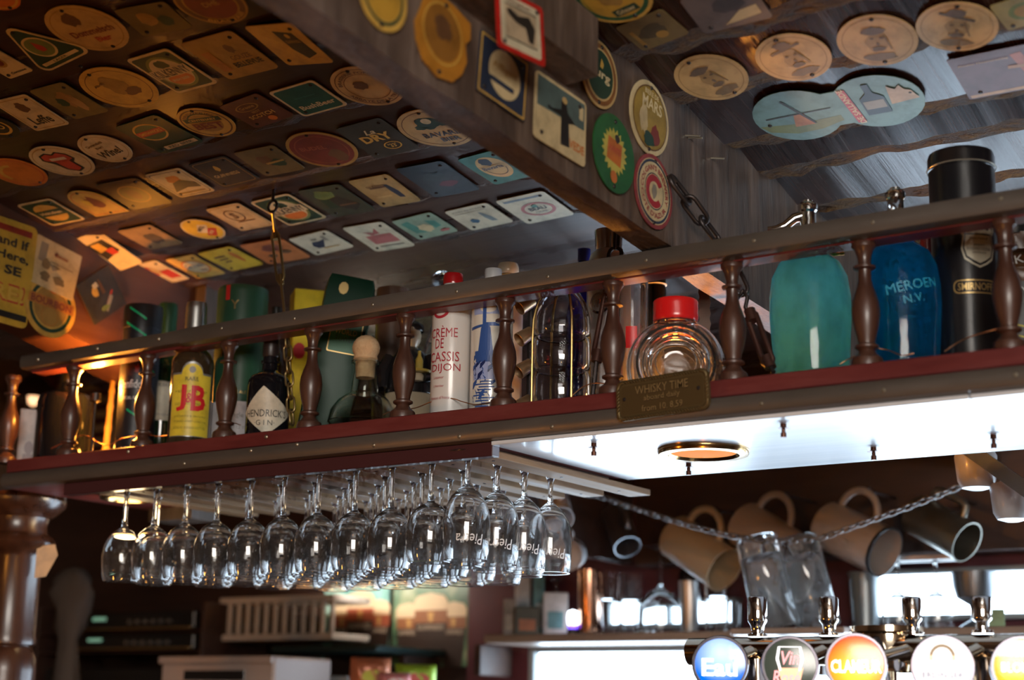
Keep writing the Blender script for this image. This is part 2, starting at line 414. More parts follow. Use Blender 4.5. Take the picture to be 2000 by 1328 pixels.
# glass rack under the left part
rack=thing('glass_rack','slatted wooden rack holding stem glasses under the shelf','rack',(0,0,0))
SLAT=wood('oak_slat',(.10,.045,.014),(.18,.085,.028),(.26,.135,.05),26,(1,.08,1),.6,.0,.2,.0006)
RX0=-2.46
MB().rbox(RX0,PX0+.0,D+.008,D+.028,H+.4025,ZBARB-.0005,.001).build('fascia_board',plain('dark_maroon',(.05,.014,.017),.4,0,.2),rack)
MB().box(RX0,PX0,D+.029,SY1-.02,H+.4195,ZBARB-.0005).build('backing_board',WOODRED,rack)
SLOT=-1.5195; PITCHX=.0805
for k in range(12):
    xc=SLOT+.5*PITCHX-k*PITCHX
    ln=2.545 if k==0 else 2.52-.006*k
    MB().rbox(xc-.022,xc+.022,D+.0285,ln,H+.4025,H+.4135,.0008).build('slat',SLAT,rack)
    MB().box(xc-.006,xc+.006,D+.0285,SY1-.03,H+.4136,H+.4194).build('spacer',SLAT,rack)
    for yy in (D+.05,2.28,2.47):
        MB().lathe([(0,-.0012),(.0026,-.001),(.0028,0)],8,(xc,yy,H+.4025)).build('screw',IRON,rack)
# recessed lights
def downlight(px,py,z,r,label,col,s):
    P=onZ(px,py,z); t=thing('recessed_light',label,'light',P)
    MB().lathe([(r*.72,.0),(r*.72,-.003),(r*.78,-.009),(r*.97,-.0085),(r,-.004),(r,0)],40).build('ring',plain('bronze_ring',(.42,.27,.12),.18,1),t)
    MB().lathe([(0,-.0068),(r*.45,-.0064),(r*.715,-.0045),(r*.715,-.001),(0,-.001)],32).build('lens',glow('amber_lens_%d'%px,col,s,(.35,.09,.01)),t)
    bpy.data.materials['amber_lens_%d'%px].node_tree.nodes['Principled BSDF'].inputs['Roughness'].default_value=.7; bpy.data.materials['amber_lens_%d'%px].node_tree.nodes['Principled BSDF'].inputs['Specular IOR Level'].default_value=.05
    return t
downlight(1374,879,pz-.004,.0725,'round bronze recessed light with amber glow in the white panel',(1,.30,.02),.75)
downlight(253,968,ZBARB-.0005,.06,'small glowing yellow recessed light at the left end of the shelf',(1,.62,.16),5)
lamp('left_downlight_bulb','POINT',onZ(253,968,ZBARB)-Vector((0,0,.05)),.7,(1,.72,.38),.03)
# ------------------------------------------------------------------ things standing on the shelf
def spot(px, Yo, py=None):
    P=onY(px, 640 if py is None else py, D+Yo); return Vector((P.x,P.y,ZTOP))
def face(P): return math.atan2(-(P.x), P.y)
def hgt(px, py, P): return onY(px, py, P.y).z-P.z
def hw(wpx, P): return size(wpx/2, P+Vector((0,0,.12)))
def stand(name,label,cat,px,Yo,rz=None,group=None,py=None):
    P=spot(px,Yo,py); return thing(name,label,cat,P,face(P) if rz is None else rz,group),P
def lat(name,mat,par,prof,seg=36,smooth=40,**k): return MB().lathe(prof,seg,**k).build(name,mat,par,smooth)
def hollow(prof, t=.0022):
    """closed glass wall from an outer profile starting at (0,0)"""
    inn=[]
    for i,(r,z) in enumerate(prof):
        if i==0: inn.append((0,t*1.6)); continue
        a=prof[max(i-1,0)]; b=prof[min(i+1,len(prof)-1)]
        dr,dz=b[0]-a[0],b[1]-a[1]; L=math.hypot(dr,dz) or 1
        r2=max(r-t*dz/L,.0006); z2=z+t*dr/L
        if i==len(prof)-1: z2=z
        inn.append((r2,max(z2,t*1.6)))
    return prof+inn[::-1]
def sliced(pts, faces, step):
    """cut flat print into narrow strips so that it can follow a curved surface"""
    xs=[p[0] for p in pts]
    if max(xs)-min(xs)<step: return pts,faces
    bm=bmesh.new(); vs=[bm.verts.new((x,y,0)) for x,y in pts]
    for f in faces:
        try: bm.faces.new([vs[i] for i in f])
        except ValueError: pass
    x=min(xs)+step
    while x<max(xs):
        bmesh.ops.bisect_plane(bm,geom=bm.verts[:]+bm.edges[:]+bm.faces[:],plane_co=(x,0,0),plane_no=(1,0,0)); x+=step
    bm.verts.index_update(); out=[(v.co.x,v.co.y) for v in bm.verts]; fs=[tuple(v.index for v in f.verts) for f in bm.faces]; bm.free()
    return out,fs
def wrap(r, pts2, faces, dr=.0009, z0=0, a0=0):
    """flat print laid round a cylinder of radius r; pts x = arc length, y = height; a0 = turn to the right"""
    v=[]; pts2,faces=sliced(pts2,faces,r*.12)
    for x,y in pts2:
        a=a0+x/r; v.append(((r+dr)*math.sin(a), -(r+dr)*math.cos(a), z0+y))
    return MB().add(v,faces)
def wtext(par,mat,txt,r,z,h,w=None,a0=0,dr=.0012,name='lettering',**k):
    p,f=text2(txt,0,0,h,w,**k); return wrap(r,p,f,dr,z,a0).build(name,mat,par,0)
def wpatch(par,name,mat,r,w,z0,z1,a0=0,dr=.0006,n=20,top=None,bot=None):
    v=[];f=[]
    for i in range(n+1):
        t=i/n*2-1; x=t*w/2; a=a0+x/r
        zt=top(t) if top else z1; zb=bot(t) if bot else z0
        for z in (zb,zt): v.append(((r+dr)*math.sin(a),-(r+dr)*math.cos(a),z))
    f=[(2*i,2*i+2,2*i+3,2*i+1) for i in range(n)]
    return MB().add(v,f).build(name,mat,par,40)
WHITEINK=ink((.75,.75,.72)); GOLDINK=plain('gold_foil',(.60,.42,.17),.3,.8); BLACKINK=ink((.012,.012,.012)); REDINK=ink((.55,.015,.02)); CREAM=paper((.72,.66,.50)); GREYINK=ink((.25,.24,.22))
# --- black bottle at the left end
t,P=stand('black_bottle','large matt black bottle at the far left end of the shelf','bottle',128,.12,py=820)
r=hw(112,P); h=hgt(138,722,P)
lat('body',DARKGLASS,t,[(0,0),(r*.9,0),(r,.006),(r,h*.66),(r*.93,h*.72),(r*.6,h*.765),(r*.24,h*.79),(r*.21,h*.86),(0,h*.86)])
lat('stopper',BLACK,t,[(0,h*.861),(r*.25,h*.861),(r*.27,h*.9),(r*.27,h),(0,h)],24)
# --- bamboo stick
A=spot(206,.20,868); B=onY(222,735,D+.26)
t=thing('bamboo_stick','golden bamboo stick leaning behind the left railing','stick',A)
pts=[(0,0,0),tuple(B-A)]; rods=[]
v=B-A; n=18; path=[v*(i/n) for i in range(n+1)]
MB().tube(path,.006,10,rads=[.0078-.003*i/n+(.0016 if i in (4,8,12,15) else 0) for i in range(n+1)]).build('cane',plain('bamboo',(.55,.30,.07),.35,0,.3),t)
# --- black tube with green flashes
t,P=stand('whisky_tube','black cardboard whisky tube with green diagonal flashes','tube',272,.13,py=730)
r=hw(74,P); h=hgt(276,601,P)
lat('body',plain('navy_black_card',(.012,.013,.018),.4),t,[(0,0),(r,0),(r,h*.9),(0,h*.9)],40)
lat('lid',plain('black_lid',(.01,.01,.012),.35),t,[(r*1.0,h*.845),(r*1.025,h*.846),(r*1.025,h*.99),(r*.99,h),(r*.9,h),(r*.88,h*.985),(0,h*.985)],40)
GREENF=plain('green_flash',(.0,.42,.17),.35)
for zf,a in ((.83,-.35),(.60,.25),(.265,.05)):
    wrap(r,[(-.022,.0125),(.022,-.0165),(.0225,-.0125),(-.0215,.0165)],[(0,1,2,3)],.0016 if zf>.84 else .0012,h*zf,a).build('green_flash',GREENF,t,0)
wrap(r*1.025,[(-.022,.0125),(.014,-.0115),(.0145,-.0075),(-.0215,.0165)],[(0,1,2,3)],.0012,h*.925,-.2).build('green_flash',GREENF,t,0)
wtext(t,WHITEINK,'Glenfiddich',r,h*.475,.017,.070,-.30)
wtext(t,GREYINK,'SINGLE MALT',r,h*.435,.005,.03,.3); wtext(t,WHITEINK,'SPECIAL RESERVE',r,h*.385,.006,.05,-.25)
wtext(t,WHITEINK,'12',r,h*.055,.012,None,-.5)
lat('emblem',plain('deer_red',(.22,.03,.03),.5),t,[(0,0),(.001,0)],8)
wrap(r,[(-.006,-.006),(.002,-.008),(.004,.002),(.008,.009),(.003,.004),(.001,.011),(-.002,.004),(-.008,.008),(-.004,.001)],[tuple(range(9))],.0012,h*.57,-.1).build('stag_emblem',plain('deer_red',(.22,.03,.03),.5),t,0)
# --- green bottle with cream label
GREENG=plain('dark_green_glass',(.006,.028,.010),.07,0,.6)
t,P=stand('green_bottle','dark green whiskey bottle with cream arched label behind the black tube','bottle',318,.215,py=760)
r=hw(84,P); h=hgt(329,594,P)
lat('body',GREENG,t,[(0,0),(r*.93,0),(r,.008),(r,h*.58),(r*.9,h*.64),(r*.55,h*.71),(r*.38,h*.75),(r*.36,h*.8)])
lat('capsule',plain('green_foil',(.012,.05,.02),.4,.2),t,[(r*.38,h*.76),(r*.4,h*.78),(r*.44,h*.9),(r*.44,h*.985),(r*.4,h),(0,h)],28)
wpatch(t,'label',CREAM,r,.072,h*.265,h*.50,-.1,.0008,top=lambda q:h*(.50-.02*q*q))
wtext(t,BLACKINK,'JAMESON',r,h*.475,.010,.058,-.1); wtext(t,GREYINK,'J',r,h*.40,.018,None,-.35); wtext(t,GREYINK,'IRISH WHISKEY',r,h*.30,.005,.05,-.1)
# --- yellow label bottle
t,P=stand('yellow_label_bottle','whisky bottle with yellow label and large red initials','bottle',372,.065,py=790)
r=hw(82,P); h=hgt(393,591,P); BR=plain('whisky_glass',(.05,.032,.016),.05,.25,1)
lat('body',BR,t,[(0,0),(r*.95,0),(r,.006),(r,h*.55),(r*1.01,h*.57),(r*.97,h*.60),(r*.80,h*.645),(r*.55,h*.68),(r*.44,h*.70),(r*.42,h*.78)])
lat('cap',plain('ribbed_aluminium',(.55,.54,.52),.33,1),t,[(r*.46,h*.76)]+[(r*(.50+.015*(i%2)),h*(.765+.022*i)) for i in range(10)]+[(r*.50,h*.975),(r*.47,h),(0,h)],30)
YEL=paper((.72,.56,.05),.35)
arch=lambda q: h*(.475+.075*math.sqrt(max(0,1-(q/.5)**2)) if abs(q)<.5 else .475)
wpatch(t,'label_border',plain('pewter_edge',(.3,.3,.3),.35,.6),r,.084,h*.055,h*.5,0,.0005,40,top=lambda q:arch(q)+.004)
wpatch(t,'label',YEL,r,.080,h*.06,h*.5,0,.0009,40,top=arch)
wrap(r,circ(14,.006,.0065),[tuple(range(14))],.0014,h*.508,0).build('crest',GREYINK,t,0)
wtext(t,BLACKINK,'RARE',r,h*.445,.0075,.024,0)
wtext(t,REDINK,'J',r,h*.315,.050,.019,-.45,bold=.025); wtext(t,REDINK,'B',r,h*.315,.048,.028,.36,bold=.03); wtext(t,REDINK,'&',r,h*.315,.019,.013,-.07,bold=.02)
for z,s_ in ((.36,'A BLEND OF THE PUREST'),(.275,'OLD SCOTCH WHISKIES'),(.19,'JUSTERINI & BROOKS'),(.155,'ST JAMES STREET LONDON'),(.115,'DISTILLED BLENDED BOTTLED')): wtext(t,plain('faint_ink',(.16,.12,.02),.6),s_,r,h*z,.0045,.062,0,.0011)
# --- green tube with white band
t,P=stand('whisky_canister','green whisky canister with white lower band and red tab','tube',468,.15,py=700)
r=hw(100,P); h=hgt(477,566,P)
lat('body',plain('bottle_green_card',(.018,.065,.033),.4),t,[(0,0),(r,0),(r,h-.012),(r*.985,h-.002),(r*.95,h),(0,h-.001)],44)
wpatch(t,'white_band',paper((.68,.64,.66)),r,.2,.0,h*.285,0,.0006,40)
wpatch(t,'red_tab',plain('red_seal',(.5,.02,.02),.4),r,.009,h*.9,h*1.0-.003,-.62,.001,6)
wtext(t,GOLDINK,'12',r,h*.60,.03,.024,-.55,bold=.01); wtext(t,GOLDINK,'Y',r,h*.87,.018,.016,-.3)
wtext(t,GOLDINK,'FIRST CLASS ALE DRINK',r,h*.34,.006,.085,0); wtext(t,GREYINK,'The Single Malt',r,h*.2,.012,.08,0); wtext(t,GREYINK,'AGED 12 YEARS',r,h*.13,.006,.06,.1)
# --- apothecary bottle with diamond label
t,P=stand('gin_bottle','squat black gin bottle with cream diamond shaped label','bottle',524,.075,py=780)
r=hw(84,P); h=hgt(533,655,P)
lat('body',DARKGLASS,t,[(0,0),(r*.92,0),(r,.007),(r,h*.50),(r*.97,h*.555),(r*.85,h*.60),(r*.50,h*.635),(r*.38,h*.66),(r*.36,h*.72),(r*.42,h*.725),(r*.42,h*.75),(r*.33,h*.755),(r*.33,h*.8)],40)
lat('stopper',plain('black_stopper',(.02,.012,.011),.4),t,[(r*.34,h*.79),(r*.37,h*.8),(r*.37,h*.99),(r*.34,h),(0,h)],24)
dw=.102
wpatch(t,'diamond_label',paper((.62,.56,.44)),r,dw,0,0,-.04,.0008,40,top=lambda q:h*(.235+.245*(1-abs(q+.15)/(1.15 if q>-.15 else .85))),bot=lambda q:h*(.235-.22*(1-abs(q)**1.0)))
wtext(t,BLACKINK,"HENDRICK'S",r,h*.225,.0135,.078,-.08); wtext(t,BLACKINK,'·G I N·',r,h*.135,.0095,.036,-.14)
# --- small dark bottle behind
t,P=stand('dark_bottle','slim dark bottle standing behind the gin bottle','bottle',538,.24,py=640)
r=hw(44,P); h=hgt(538,601,P)
lat('body',plain('brown_glass',(.03,.012,.006),.08,0,.5),t,[(0,0),(r,0),(r,h*.6),(r*.7,h*.7),(r*.42,h*.76),(r*.40,h*.92)])
lat('cap',BLACK,t,[(r*.42,h*.9),(r*.45,h*.91),(r*.45,h),(0,h)],20)
# --- yellow carton
P=spot(596,.25,640); t=thing('yellow_carton','yellow cardboard spirit carton standing behind the leaning green bottle','carton',P,face(P)+.15)
h=hgt(600,572,P); MB().rbox(-.028,.03,-.03,.03,0,h,.001).build('box',paper((.72,.52,.015)),t)
MB().flat([circ(16,.012,.016,-.014,h*.62)]).build('red_seal',REDINK,t,0,M=frame((0,-.0306,0),(1,0,0),(0,-1,0)))
# --- leaning green bottle
P=spot(628,.13,830); h=hgt(640,556,P)*1.02
t=thing('leaning_green_bottle','tall dark green glass bottle leaning to the right behind the railing','bottle',P)
t.rotation_euler=(0,math.radians(8.5),face(P)); t.location.z=ZTOP+.008
rw=.046
def sq(a,z): return 1/max(abs(math.cos(a)),abs(math.sin(a)))**.75
GG=plain('emerald_glass',(.004,.035,.017),.4,0,0,Specular_IOR_Level=.2)
MB().lathe([(0,0),(rw*.92,0),(rw,.006),(rw*1.0,h*.9),(rw*.96,h*.97),(rw*.9,h),(0,h)],40,sy=.62,mod=sq).build('body',GG,t,40)
LB=plain('green_label',(.012,.10,.045),.45)
MB().prism(rrect(.058,.062,.003),0,.0006).build('label',GOLDINK,t,30,M=frame((.008,-.0300,h*.615),(1,0,0),(0,-1,0)))
MB().prism(rrect(.055,.059,.003),.0007,.0012).build('label_face',LB,t,30,M=frame((.008,-.0300,h*.615),(1,0,0),(0,-1,0)))
for s_,z,hh,w_ in (('WORLD',.645,.010,.04),('TOWER',.60,.010,.036)):
    p,f=text2(s_,0,0,hh,w_); MB().add([(x,y,0) for x,y in p],f).build('lettering',BLACKINK if s_=='TOWER' else GOLDINK,t,0,M=frame((.008,-.0314,h*z),(1,0,0),(0,-1,0)))
MB().flat([circ(9,.009,.012)]).build('emblem',GOLDINK,t,0,M=frame((-.012,-.0298,h*.915),(1,0,0),(0,-1,0)))
# --- round clear bottle with cork ball
t,P=stand('cork_ball_bottle','round clear glass bottle closed with a cork ball','bottle',712,.085,py=760)
k=dep(P)/FPX; r=70*k; zc_=hgt(712,825,P)
hn=hgt(714,706,P)
pr=[(0,0),(r*.75,0),(r*.92,.008)]+[(r*math.cos(math.radians(a)),zc_+r*.92*math.sin(math.radians(a))) for a in (0,20,40,55,66)]+[(.0225,hn-.028),(.0205,hn-.018),(.021,hn-.006),(.025,hn-.004),(.025,hn),(.021,hn)]
lat('body',glass('greenish_glass',(.93,.97,.93)),t,hollow(pr,.0025),44)
lat('cork_ball',wood('cork',(.36,.22,.11),(.50,.33,.18),(.58,.41,.24),60,(1,1,1),.8),t,[(0,hn-.03),(.0165,hn-.03),(.0175,hn+.001),(.0215,hn+.004)]+[(.0245*math.cos(math.radians(a)),hn+.0235+.0235*math.sin(math.radians(a))) for a in (-35,-15,5,25,45,65,80)]+[(0,hn+.047)],28)
# --- cream figure bottle (waiter with tray)
t,P=stand('waiter_figure_bottle','cream stoneware figure bottle of a waiter in black jacket with tray','figurine',800,.195,py=740)
k=dep(P)/FPX; STONE=plain('cream_stoneware',(.50,.40,.27),.28,0,.3); BLK=plain('black_glaze',(.012,.011,.012),.2,0,.5)
lat('robe',STONE,t,[(0,0),(.043,0),(.045,.01),(.043,.09),(.036,.125),(.030,.15),(.016,.165),(.010,.168),(0,.168)],32,sy=.85)
lat('jacket',BLK,t,[(.0438,.082),(.0448,.084),(.040,.125),(.034,.15),(.018,.168),(.012,.170)],32,sy=.88)
lat('head',STONE,t,[(0,.166),(.011,.168),(.017,.180),(.019,.192),(.016,.205),(.008,.212),(0,.214)],24)
lat('hat',BLK,t,[(.019,.200),(.020,.202),(.018,.212),(.009,.219),(0,.220)],24,c=(.004,.004,0))
MB().tube([(-.036,-.005,.15),(-.05,-.012,.118),(-.048,-.02,.088)],.012,10,rads=[.011,.014,.010]).build('sleeve',BLK,t)
MB().tube([(.034,-.008,.15),(.044,-.03,.112),(.024,-.045,.108)],.012,10,rads=[.011,.012,.009]).build('sleeve',BLK,t)
lat('tray',plain('ochre_glaze',(.42,.30,.06),.3),t,[(0,.1135),(.026,.1135),(.029,.117),(.026,.1165),(0,.116)],24,c=(.012,-.045,0))
lat('tray_bottle',plain('ochre_glaze',(.42,.30,.06),.3),t,[(0,.1165),(.007,.1165),(.007,.137),(.003,.146),(.003,.154),(0,.154)],14,c=(.016,-.045,0))
lat('tray_goblet',STONE,t,[(0,.1165),(.005,.117),(.0015,.119),(.0015,.127),(.006,.133),(.0055,.136),(0,.134)],14,c=(-.004,-.05,0))
lat('hand',STONE,t,[(0,.098),(.010,.100),(.012,.108),(.009,.1134),(0,.1134)],14,c=(.014,-.043,0))
# brown jar lid behind
t,P=stand('brown_jar','brown stoneware jar with flat lid behind the railing','jar',765,.27,py=640)
r=hw(64,P); h=hgt(765,566,P)
BJ=plain('brown_stoneware',(.10,.05,.03),.35,0,.2)
lat('body',BJ,t,[(0,0),(r*.95,0),(r,.01),(r,h*.85),(r*.9,h*.93),(0,h*.93)]); lat('lid',BJ,t,[(0,h*.931),(r*.98,h*.931),(r,h*.96),(r*.97,h),(0,h)])
# --- decanter with glass ball stopper
t,P=stand('ball_stopper_decanter','clear decanter with glass ball stopper behind the white bottle','decanter',862,.285,py=600)
k=dep(P)/FPX; hb_=hgt(863,559,P); rb=.0185
lat('body',CLEAR,t,hollow([(0,0),(.035,0),(.037,.01),(.034,hb_*.55),(.018,hb_*.75),(.012,hb_*.82),(.012,hb_*.93),(.016,hb_*.94)],.002),28)
lat('stopper',glass('pale_blue_glass',(.86,.93,.97)),t,[(0,hb_*.86),(.009,hb_*.86),(.010,hb_*.945)]+[(rb*math.cos(math.radians(a)),hb_+rb*.6+rb*math.sin(math.radians(a))) for a in (-60,-40,-20,0,20,40,60,78)]+[(0,hb_+rb*1.6)],24)
# --- white bottle with red lettering
t,P=stand('white_cassis_bottle','white ceramic liqueur bottle with red lettering and red screw cap','bottle',881,.075,py=700)
r=hw(78,P); h=hgt(896,534,P)
lat('body',plain('white_ceramic',(.62,.60,.58),.3,0,.3),t,[(0,0),(r*.96,0),(r,.004),(r,h*.78),(r*.95,h*.83),(r*.75,h*.88),(r*.5,h*.905),(r*.46,h*.93)],44)
lat('screw_cap',plain('red_cap',(.50,.012,.015),.22,0,.3),t,[(r*.50,h*.925)]+[(r*(.505+.012*(i%2)),h*(.93+.008*i)) for i in range(7)]+[(r*.50,h*.992),(r*.46,h),(0,h)],30)
RS2=plain('wine_red_print',(.36,.02,.035),.4)
for a0_,s_ in ((0,1),):
    q=ringp(.013,.0175,28); 
    vv=[p for qq in q for p in qq]; wrap(r,vv,[tuple(range(4*i,4*i+4)) for i in range(28)],.0010,h*.735,-.62).build('wreath',RS2,t,0)
wtext(t,RS2,'PERE',r,h*.755,.006,.016,-.62); wtext(t,RS2,'FABER',r,h*.72,.006,.016,-.62)
for s_,z,w_,a_ in (('CRÈME',.575,.050,-.45),('DE',.495,.016,-.62),('CASSIS',.405,.055,-.42),('DIJON',.325,.052,-.30)): wtext(t,RS2,s_,r,h*z,.0165 if s_!='CRÈME' else .020,w_,a_)
wtext(t,RS2,'Liqueur',r,h*.265,.006,.02,-.62); wtext(t,RS2,'L’Heritier',r,h*.21,.004,.02,-.62); wtext(t,RS2,'Produce of France',r,h*.13,.005,.035,-.55)
# --- delft bottle with windmill
t,P=stand('delft_bottle','white bottle painted with a blue windmill, white screw cap','bottle',960,.085,py=690)
r=hw(82,P); h=hgt(941,529,P)
lat('body',plain('delft_white',(.66,.63,.56),.2,0,.5),t,[(0,0),(r*.96,0),(r,.005),(r,h*.78),(r*.9,h*.85),(r*.5,h*.90),(r*.38,h*.92),(r*.38,h*.94)],44)
lat('screw_cap',plain('white_cap',(.66,.66,.67),.35),t,[(r*.40,h*.925)]+[(r*(.41+.012*(i%2)),h*(.93+.009*i)) for i in range(7)]+[(r*.40,h*.995),(0,h)],26)
DB=plain('delft_blue',(.035,.085,.28),.3); DL=plain('delft_pale',(.30,.36,.60),.3); DN=plain('delft_navy',(.012,.022,.10),.3)
def wp(par,poly,mat,name,r,z,a=0,dr=.001): return wrap(r,poly,[tuple(range(len(poly)))],dr,z,a).build(name,mat,par,0)
ca=-.30
wp(t,[(-.024,.0),(.024,.0),(.026,.022),(.010,.036),(0,.05),(-.010,.036),(-.026,.022)],DL,'sky',r,h*.66,ca,.0006)
wp(t,circ(14,.014,.008),plain('delft_white',(.66,.63,.56)),'cloud',r,h*.70,ca+.1,.0008)
wp(t,[(-.013,0),(.013,0),(.008,.042),(.004,.05),(-.003,.05),(-.008,.042)],DB,'mill_tower',r,h*.40,ca,.0011)
wp(t,rrect(.038,.008,.001),DB,'gallery',r,h*.40,ca,.0013)
wp(t,[(-.003,0),(.003,0),(.003,.055),(-.003,.055)],DB,'sail',r,h*.59,ca-.06,.0014)
wp(t,[(.0,-.003),(.032,-.002),(.032,.004),(.0,.003)],DB,'sail',r,h*.59,ca,.0014)
wp(t,[(-.03,-.006),(0,-.002),(0,.002),(-.03,-.001)],DB,'sail',r,h*.585,ca,.0014)
rng=random.Random(5)
wp(t,[(-.022,0),(.022,0),(.024,.02),(.016,.032),(0,.04),(-.014,.034),(-.024,.024)],DL,'meadow',r,h*.225,ca,.0007)
for i in range(34):
    x=rng.uniform(-.024,.022); z=rng.uniform(.03,.36)*h; l=rng.uniform(.008,.018); s_=rng.choice((-1,1,1))
    wp(t,[(x,0),(x+.002,0),(x+.004+.005*s_,l*.6),(x+.003+.007*s_,l),(x+.001,l*.6)],rng.choice((DB,DB,DN)),'reed_stroke',r,z,ca,.0011+.00004*(i%6))
for i in range(12): wp(t,rrect(rng.uniform(.01,.03),.0022,.0008,2),DB,'water_stroke',r,h*(.015+.018*i),ca+rng.uniform(-.3,.3),.0012)
wp(t,rrect(.034,.012,.002),DB,'houses',r,h*.365,ca,.0010)
wp(t,[(-.006,0),(.006,0),(.004,.006),(.0015,.004),(0,.009),(-.0015,.004),(-.004,.006)],DN,'crown',r,h*.80,ca,.0012)
for s_ in (-1,1):
    wp(t,[(0,.0),(s_*.012,-.010),(s_*.026,-.02),(s_*.026,-.018),(s_*.012,-.0075),(0,.003)] if s_>0 else [(0,.003),(s_*.012,-.0075),(s_*.026,-.018),(s_*.026,-.02),(s_*.012,-.010),(0,.0)],DN,'scroll',r,h*.785,ca,.0012)
# --- cream bottle with round cap
t,P=stand('cream_round_cap_bottle','cream ceramic bottle with domed cream cap beside the blue windmill bottle','bottle',990,.17,py=640)
r=hw(62,P); h=hgt(976,514,P)
lat('body',plain('cream_ceramic',(.55,.50,.44),.3,0,.2),t,[(0,0),(r,0),(r,h*.76),(r*.8,h*.84),(r*.5,h*.87),(r*.45,h*.88)],36)
lat('neck_ring',plain('ochre_ring',(.45,.28,.10),.4),t,[(r*.5,h*.87),(r*.55,h*.875),(r*.55,h*.915),(0,h*.915)],28)
lat('cap',plain('ivory_cap',(.66,.56,.40),.18,0,.5),t,[(0,h*.916),(r*.62,h*.917),(r*.70,h*.935),(r*.70,h*.96),(r*.6,h*.985),(r*.3,h*.998),(0,h)],30)
# --- stand of brass cups
t,P=stand('shot_cup_stand','dark stand holding small brass measuring cups beside the ribbed decanter','cup stand',1040,.10,py=700)
MB().tube([(-.004,.028,0),(-.004,.028,.20)],.005,10).build('rod',IRON,t)
lat('foot',IRON,t,[(0,0),(.03,0),(.028,.006),(.006,.009),(0,.009)],24,c=(0,.028,0))
CUP=MB().lathe([(0,0),(.0085,0),(.0105,.0005),(.0125,.028),(.0118,.0285),(.0095,.002),(0,.002)],24).mesh('cup',plain('antique_brass',(.62,.42,.24),.38,.9),30)
for z in (.028,.088,.142,.196):
    M=Matrix.Translation((-.002,.012,z))@Matrix.Rotation(math.radians(-128),4,'Y')@Matrix.Rotation(math.radians(20),4,'X'); link('cup',CUP,t,M=M)
# --- ribbed decanter in brass frame
t,P=stand('ribbed_decanter','clear three lobed glass decanter held in a brass wire frame','decanter',1096,.075,py=680)
r=hw(114,P); h=hgt(1096,563,P)
pr=[(0,0),(r*.88,0),(r*.96,.006),(r,h*.08),(r,h*.25),(r*.97,h*.285),(r*.88,h*.305),(r*.97,h*.325),(r,h*.36),(r,h*.53),(r*.97,h*.565),(r*.88,h*.585),(r*.97,h*.605),(r*.995,h*.64),(r*.97,h*.74),(r*.86,h*.86),(r*.66,h*.945),(r*.4,h*.985),(r*.22,h)]
lat('body',glass('smoky_clear_glass',(.95,.96,1)),t,hollow(pr,.003),48)
def archpts(wd,hh,n=14): return [(-wd,-.004,0),(-wd,-.004,hh*.55)]+[(-wd*math.cos(math.pi*i/n),-.004,hh*.62+hh*.40*math.sin(math.pi*i/n)) for i in range(1,n)]+[(wd,-.004,hh*.55),(wd,-.004,0)]
for a in (.35,1.92): 
    o=MB().tube([(x,y*0,z) for x,y,z in archpts(r*1.04,h)],.0022,8).build('frame_wire',BRASS,t); o.rotation_euler=(0,0,a)
MB().tube([(r*1.04*math.cos(2*math.pi*i/32),r*1.04*math.sin(2*math.pi*i/32),.004) for i in range(32)],.002,6,True).build('frame_ring',BRASS,t)
# --- blue bottle behind
t,P=stand('cobalt_bottle','cobalt blue glass bottle standing behind the ribbed decanter','bottle',1140,.24,py=600)
r=hw(66,P); h=hgt(1137,488,P); CB=glass('cobalt_glass',(.05,.08,.75))
lat('body',CB,t,hollow([(0,0),(r*.95,0),(r,.006),(r,h*.62),(r*.8,h*.70),(r*.36,h*.76),(r*.33,h*.94)],.002),32)
lat('cap',plain('blue_cap',(.02,.03,.22),.3),t,[(r*.35,h*.93),(r*.38,h*.935),(r*.38,h),(0,h)],20)
# --- steel vodka bottle with cup cap
t,P=stand('steel_bottle','tall polished steel bottle with embossed seal and chrome cup on top','bottle',1188,.16,py=640)
r=hw(86,P); h=hgt(1168,455,P)
lat('body',STEEL,t,[(0,0),(r*.97,0),(r,.005),(r,h*.80),(r*.85,h*.86),(r*.6,h*.89)],40)
lat('chrome_cup',CHROME,t,[(r*.55,h*.84),(r*.58,h*.842),(r*.66,h*.998),(r*.64,h),(r*.60,h*.97),(0,h*.96)],36)
wrap(r,[p for q in ringp(.014,.018,24) for p in q],[tuple(range(4*i,4*i+4)) for i in range(24)],.0016,h*.575,-.42).build('seal_ring',CHROME,t,0)
wtext(t,CHROME,'VIRU',r,h*.575,.014,.022,-.42)
# --- clear tall bottle
t,P=stand('clear_tall_bottle','tall clear glass bottle with straight sides beside the steel bottle','bottle',1236,.13,py=650)
r=hw(60,P); h=hgt(1232,535,P)
lat('body',CLEAR,t,hollow([(0,0),(r*.95,0),(r,.008),(r,h*.93),(r*.8,h*.985),(r*.4,h)],.003),36)
wpatch(t,'red_reflection',plain('red_reflection',(.55,.02,.02),.3),r,.018,h*.42,h*.58,-.1,.0008,6)  # red reflection painted as a patch on the glass
# --- dark bottle with ring
t,P=stand('black_neck_bottle','dark bottle with pale ring behind the round red capped flask','bottle',1280,.24,py=620)
r=hw(46,P); h=hgt(1278,536,P)
lat('body',plain('olive_dark_glass',(.02,.018,.012),.1,0,.4),t,[(0,0),(r,0),(r,h*.5),(r*.9,h*.9),(r*.86,h*.92)],28)
lat('cap',plain('olive_cap',(.035,.03,.008),.4),t,[(r*.9,h*.93),(r*.9,h),(0,h)],28)
MB().tube([(r*.93*math.cos(2*math.pi*i/24),r*.93*math.sin(2*math.pi*i/24),h*.925) for i in range(24)],.0018,6,True).build('ring',plain('pale_ring',(.5,.5,.48),.3),t)
